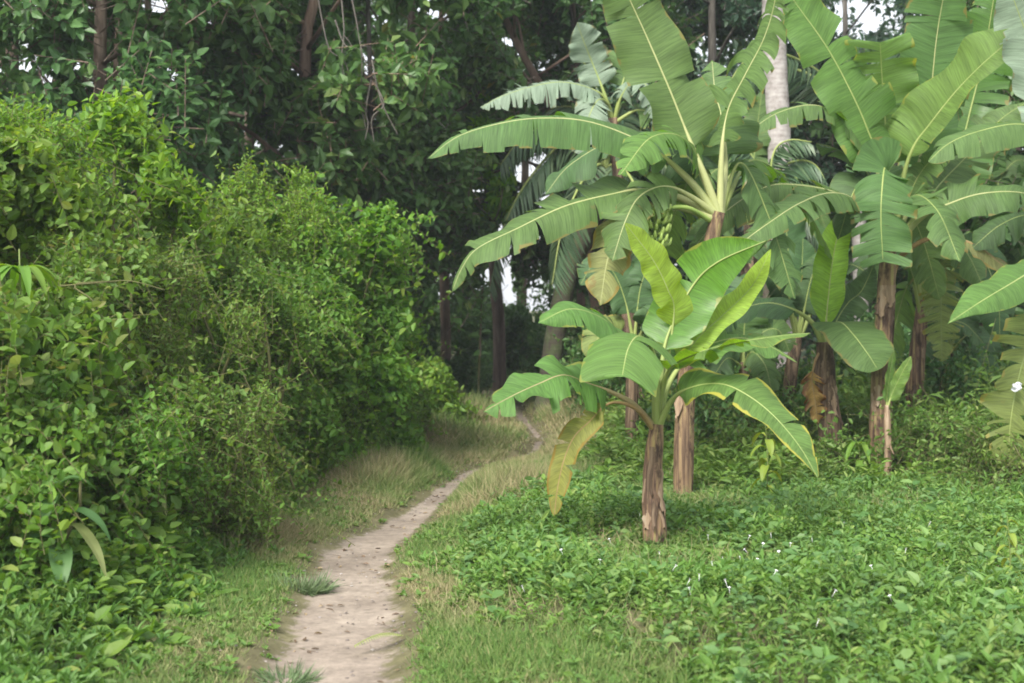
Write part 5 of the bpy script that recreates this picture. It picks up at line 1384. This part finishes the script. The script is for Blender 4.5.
# pebbles and litter on the trodden earth
def litter():
    mb = MB()
    n = 2600
    i = (rng.random(n) ** 1.3 * 175).astype(int) + 12
    T = np.gradient(PATH[:, :2], axis=0); T /= np.linalg.norm(T, axis=1)[:, None]
    S = np.c_[T[:, 1], -T[:, 0]]
    off = rng.normal(size=n) * .55 * PATH[i, 2]
    xy = PATH[i, :2] + S[i] * off[:, None] + rng.normal(size=(n, 2)) * .05
    z = gz(xy[:, 0], xy[:, 1]) + .012
    oc = np.array([(1, 0, 0), (0, 1, 0), (-1, 0, 0), (0, -1, 0), (0, 0, .7), (.6, .6, .45), (-.6, .6, .4), (-.6, -.6, .5), (.6, -.6, .4)], float)
    fs = np.array([(0, 5, 4), (5, 1, 4), (1, 6, 4), (6, 2, 4), (2, 7, 4), (7, 3, 4), (3, 8, 4), (8, 0, 4)])
    r = .0035 + .009 * rng.random(n) ** 4
    V = np.c_[xy, z][:, None, :] + oc[None] * (r[:, None, None] * (.7 + .6 * rng.random((n, 9, 1))))
    mb.add(V.reshape(-1, 3), [(fs[None] + (np.arange(n) * 9)[:, None, None]).reshape(-1, 3)])
    tag(mb.build('pebbles', M['pebble']), 'small stones and crumbs of earth scattered on the path', 'pebbles', kind='stuff')
    mb = MB()
    n = 420
    i = (rng.random(n) ** 1.2 * 200).astype(int) + 12
    off = rng.choice([-1, 1], n) * PATH[i, 2] * (.25 + .35 * rng.random(n)) + .05 * rng.normal(size=n)
    xy = PATH[i, :2] + S[i] * off[:, None] + rng.normal(size=(n, 2)) * .06
    z = gz(xy[:, 0], xy[:, 1]) + .018
    D = np.c_[rng.normal(size=(n, 2)), .12 * rng.normal(size=n)]
    put_leaves(mb, np.c_[xy, z], D, rng.normal(size=(n, 3)) * .3 + UPV, .018 + .035 * rng.random(n), .004 + .009 * rng.random(n), OVAL)
    A = np.c_[xy, z][:160] + .03 * rng.normal(size=(160, 3)) * [1, 1, .05]
    B = A + np.c_[rng.normal(size=(160, 2)) * .05, np.zeros(160)]
    prisms(mb, A, B, .0016, .001)
    tag(mb.build('leaf_litter', M['litter'], smooth=False), 'dead leaves and bits of twig along the edges of the path', 'leaf litter', kind='stuff')


litter()

# small white flowers over the ground cover
fx, fy, fzv = cx, cy, cz
ppx, ppy = proj(fx, fy, fzv)
spots = [(700, 585), (712, 570), (716, 572), (688, 588), (722, 566), (741, 565), (757, 568), (745, 556), (762, 552), (728, 590), (790, 548), (812, 545), (640, 520), (835, 600), (775, 582),
         (820, 630), (746, 545), (802, 560), (850, 552), (770, 540), (610, 545), (870, 575), (905, 560), (660, 560), (676, 575), (733, 600), (708, 545), (930, 530), (780, 560), (844, 530), (560, 560), (600, 570), (520, 600), (690, 600), (890, 600)]
proto = None
for k, (sx, sy) in enumerate(spots):
    j = int(np.argmin((ppx - sx) ** 2 + (ppy - sy) ** 2))
    loc = (float(fx[j]), float(fy[j]), float(fzv[j]) + .045)
    if proto is None:
        mb = MB()
        an = np.arange(5) * 2 * np.pi / 5
        D = np.c_[np.cos(an), np.sin(an), np.full(5, .9)]
        put_leaves(mb, np.zeros((5, 3)) , D, np.tile(UPV, (5, 1)) - D * .3, .012, .005, SIMPLE)
        mb.tube(np.array([[0, 0, -.03], [0, 0, -.015], [0, 0, .004]]), [.0008, .0010, .0018], 5)
        proto = mb.build('white_flower', M['petal'])
        o = proto
    else:
        o = proto.copy(); COL.objects.link(o)
    tag(o, 'tiny white flower standing above the weeds round the banana plants', 'flower', 'white flowers in the ground cover')
    o.location = loc
    o.rotation_euler = (random.uniform(-.5, .5), random.uniform(-.5, .5), random.uniform(0, 6.28))

# white scrap caught on the hanging leaf
q0 = at(1017, 387, 10.75)
mb = MB()
n, m = 9, 9
U, Vv = np.meshgrid(np.linspace(-1, 1, n), np.linspace(-1, 1, m), indexing='ij')
Wd = np.stack([U * .036, .02 * np.sin(3 * U + 2 * Vv) + .012 * rng.normal(size=U.shape), Vv * .03 + .01 * np.sin(4 * U)], -1) + q0
idx = np.arange(n * m).reshape(n, m)
qd = np.stack([idx[:-1, :-1], idx[:-1, 1:], idx[1:, 1:], idx[1:, :-1]], -1).reshape(-1, 4)
mb.add(Wd.reshape(-1, 3), [qd])
mb.add(Wd.reshape(-1, 3) + np.array([0, .003, 0]), [qd[:, ::-1]])
tag(mb.build('plastic_scrap', M['scrap']), 'small crumpled white scrap caught on the limp leaf at the right edge', 'scrap')

# ------------------------------------------------------------------ moist air
mb = MB()
hx = np.array([(x, y, z) for z in (-1.2, 16.0) for (x, y) in ((-215, -205), (215, -205), (215, 225), (-215, 225))], float)
mb.add(hx, [np.array([(3, 2, 1, 0), (4, 5, 6, 7), (0, 1, 5, 4), (1, 2, 6, 5), (2, 3, 7, 6), (3, 0, 4, 7)])])
hm, nt, N_, L_ = newmat('moist_air')
pv = N_('ShaderNodeVolumePrincipled'); pv.inputs['Color'].default_value = (.86, .92, 1.0, 1); pv.inputs['Density'].default_value = .0011
oo = N_('ShaderNodeOutputMaterial'); L_(pv.outputs[0], oo.inputs['Volume'])
tag(mb.build('haze', hm, smooth=False), 'thin pale moist air between the viewer and the forest', 'haze', kind='stuff')

# ------------------------------------------------------------------ sky, sun, camera
EL = 43.0      # soft sun behind the camera, a little to the left
w = bpy.data.worlds.new('World'); SC.world = w
w.use_nodes = True
nt = w.node_tree; nt.nodes.clear()
sky = nt.nodes.new('ShaderNodeTexSky'); sky.sky_type = 'NISHITA'; sky.sun_disc = False
az_sun = math.radians(-152)     # compass bearing of the sun, clockwise from +Y
sky.sun_elevation = math.radians(EL); sky.sun_rotation = az_sun
sky.air_density = 1.0; sky.dust_density = 3.0; sky.ozone_density = .6
hz = nt.nodes.new('ShaderNodeHueSaturation'); hz.inputs['Saturation'].default_value = .35; hz.inputs['Value'].default_value = 1.0
nt.links.new(sky.outputs[0], hz.inputs['Color'])
bg = nt.nodes.new('ShaderNodeBackground'); bg.inputs['Strength'].default_value = .15
tcw = nt.nodes.new('ShaderNodeTexCoord')
cn = nt.nodes.new('ShaderNodeTexNoise'); cn.inputs['Scale'].default_value = 2.2; cn.inputs['Detail'].default_value = 6
nt.links.new(tcw.outputs['Generated'], cn.inputs['Vector'])
cr = nt.nodes.new('ShaderNodeMapRange'); cr.inputs['From Min'].default_value = .32; cr.inputs['From Max'].default_value = .6
cr.inputs['To Min'].default_value = .35; cr.inputs['To Max'].default_value = .95
nt.links.new(cn.outputs[0], cr.inputs['Value'])
cm_ = nt.nodes.new('ShaderNodeMix'); cm_.data_type = 'RGBA'; cm_.inputs[7].default_value = (3.8, 3.9, 4.1, 1)
nt.links.new(cr.outputs[0], cm_.inputs[0]); nt.links.new(hz.outputs[0], cm_.inputs[6])
nt.links.new(cm_.outputs[2], bg.inputs[0])
ow = nt.nodes.new('ShaderNodeOutputWorld'); nt.links.new(bg.outputs[0], ow.inputs[0])

sl = bpy.data.lights.new('sun', 'SUN'); sl.energy = 2.6; sl.angle = math.radians(22); sl.color = (1.0, .96, .88)
so = bpy.data.objects.new('sun', sl); COL.objects.link(so)
sd = Vector((math.sin(az_sun) * math.cos(math.radians(EL)), math.cos(az_sun) * math.cos(math.radians(EL)), math.sin(math.radians(EL))))
so.rotation_euler = (-sd).to_track_quat('-Z', 'Y').to_euler()

cam = bpy.data.cameras.new('camera'); co = bpy.data.objects.new('camera', cam); COL.objects.link(co)
cam.sensor_width = 36; cam.lens = F * 36 / 1024
cam.clip_start = .1; cam.clip_end = 1000
co.location = (0, 0, CAMZ)
co.rotation_euler = (math.radians(90) - PITCH, 0, 0)
cam.dof.use_dof = True; cam.dof.focus_distance = 9.2; cam.dof.aperture_fstop = 2.8
SC.camera = co

SC.render.engine = 'CYCLES'
SC.cycles.max_bounces = 7; SC.cycles.diffuse_bounces = 4; SC.cycles.transmission_bounces = 4; SC.cycles.glossy_bounces = 2
SC.cycles.filter_width = 1.8
SC.cycles.use_denoising = True
SC.view_settings.view_transform = 'Standard'
SC.view_settings.look = 'None'
SC.view_settings.exposure = 1.33
SC.view_settings.gamma = 1
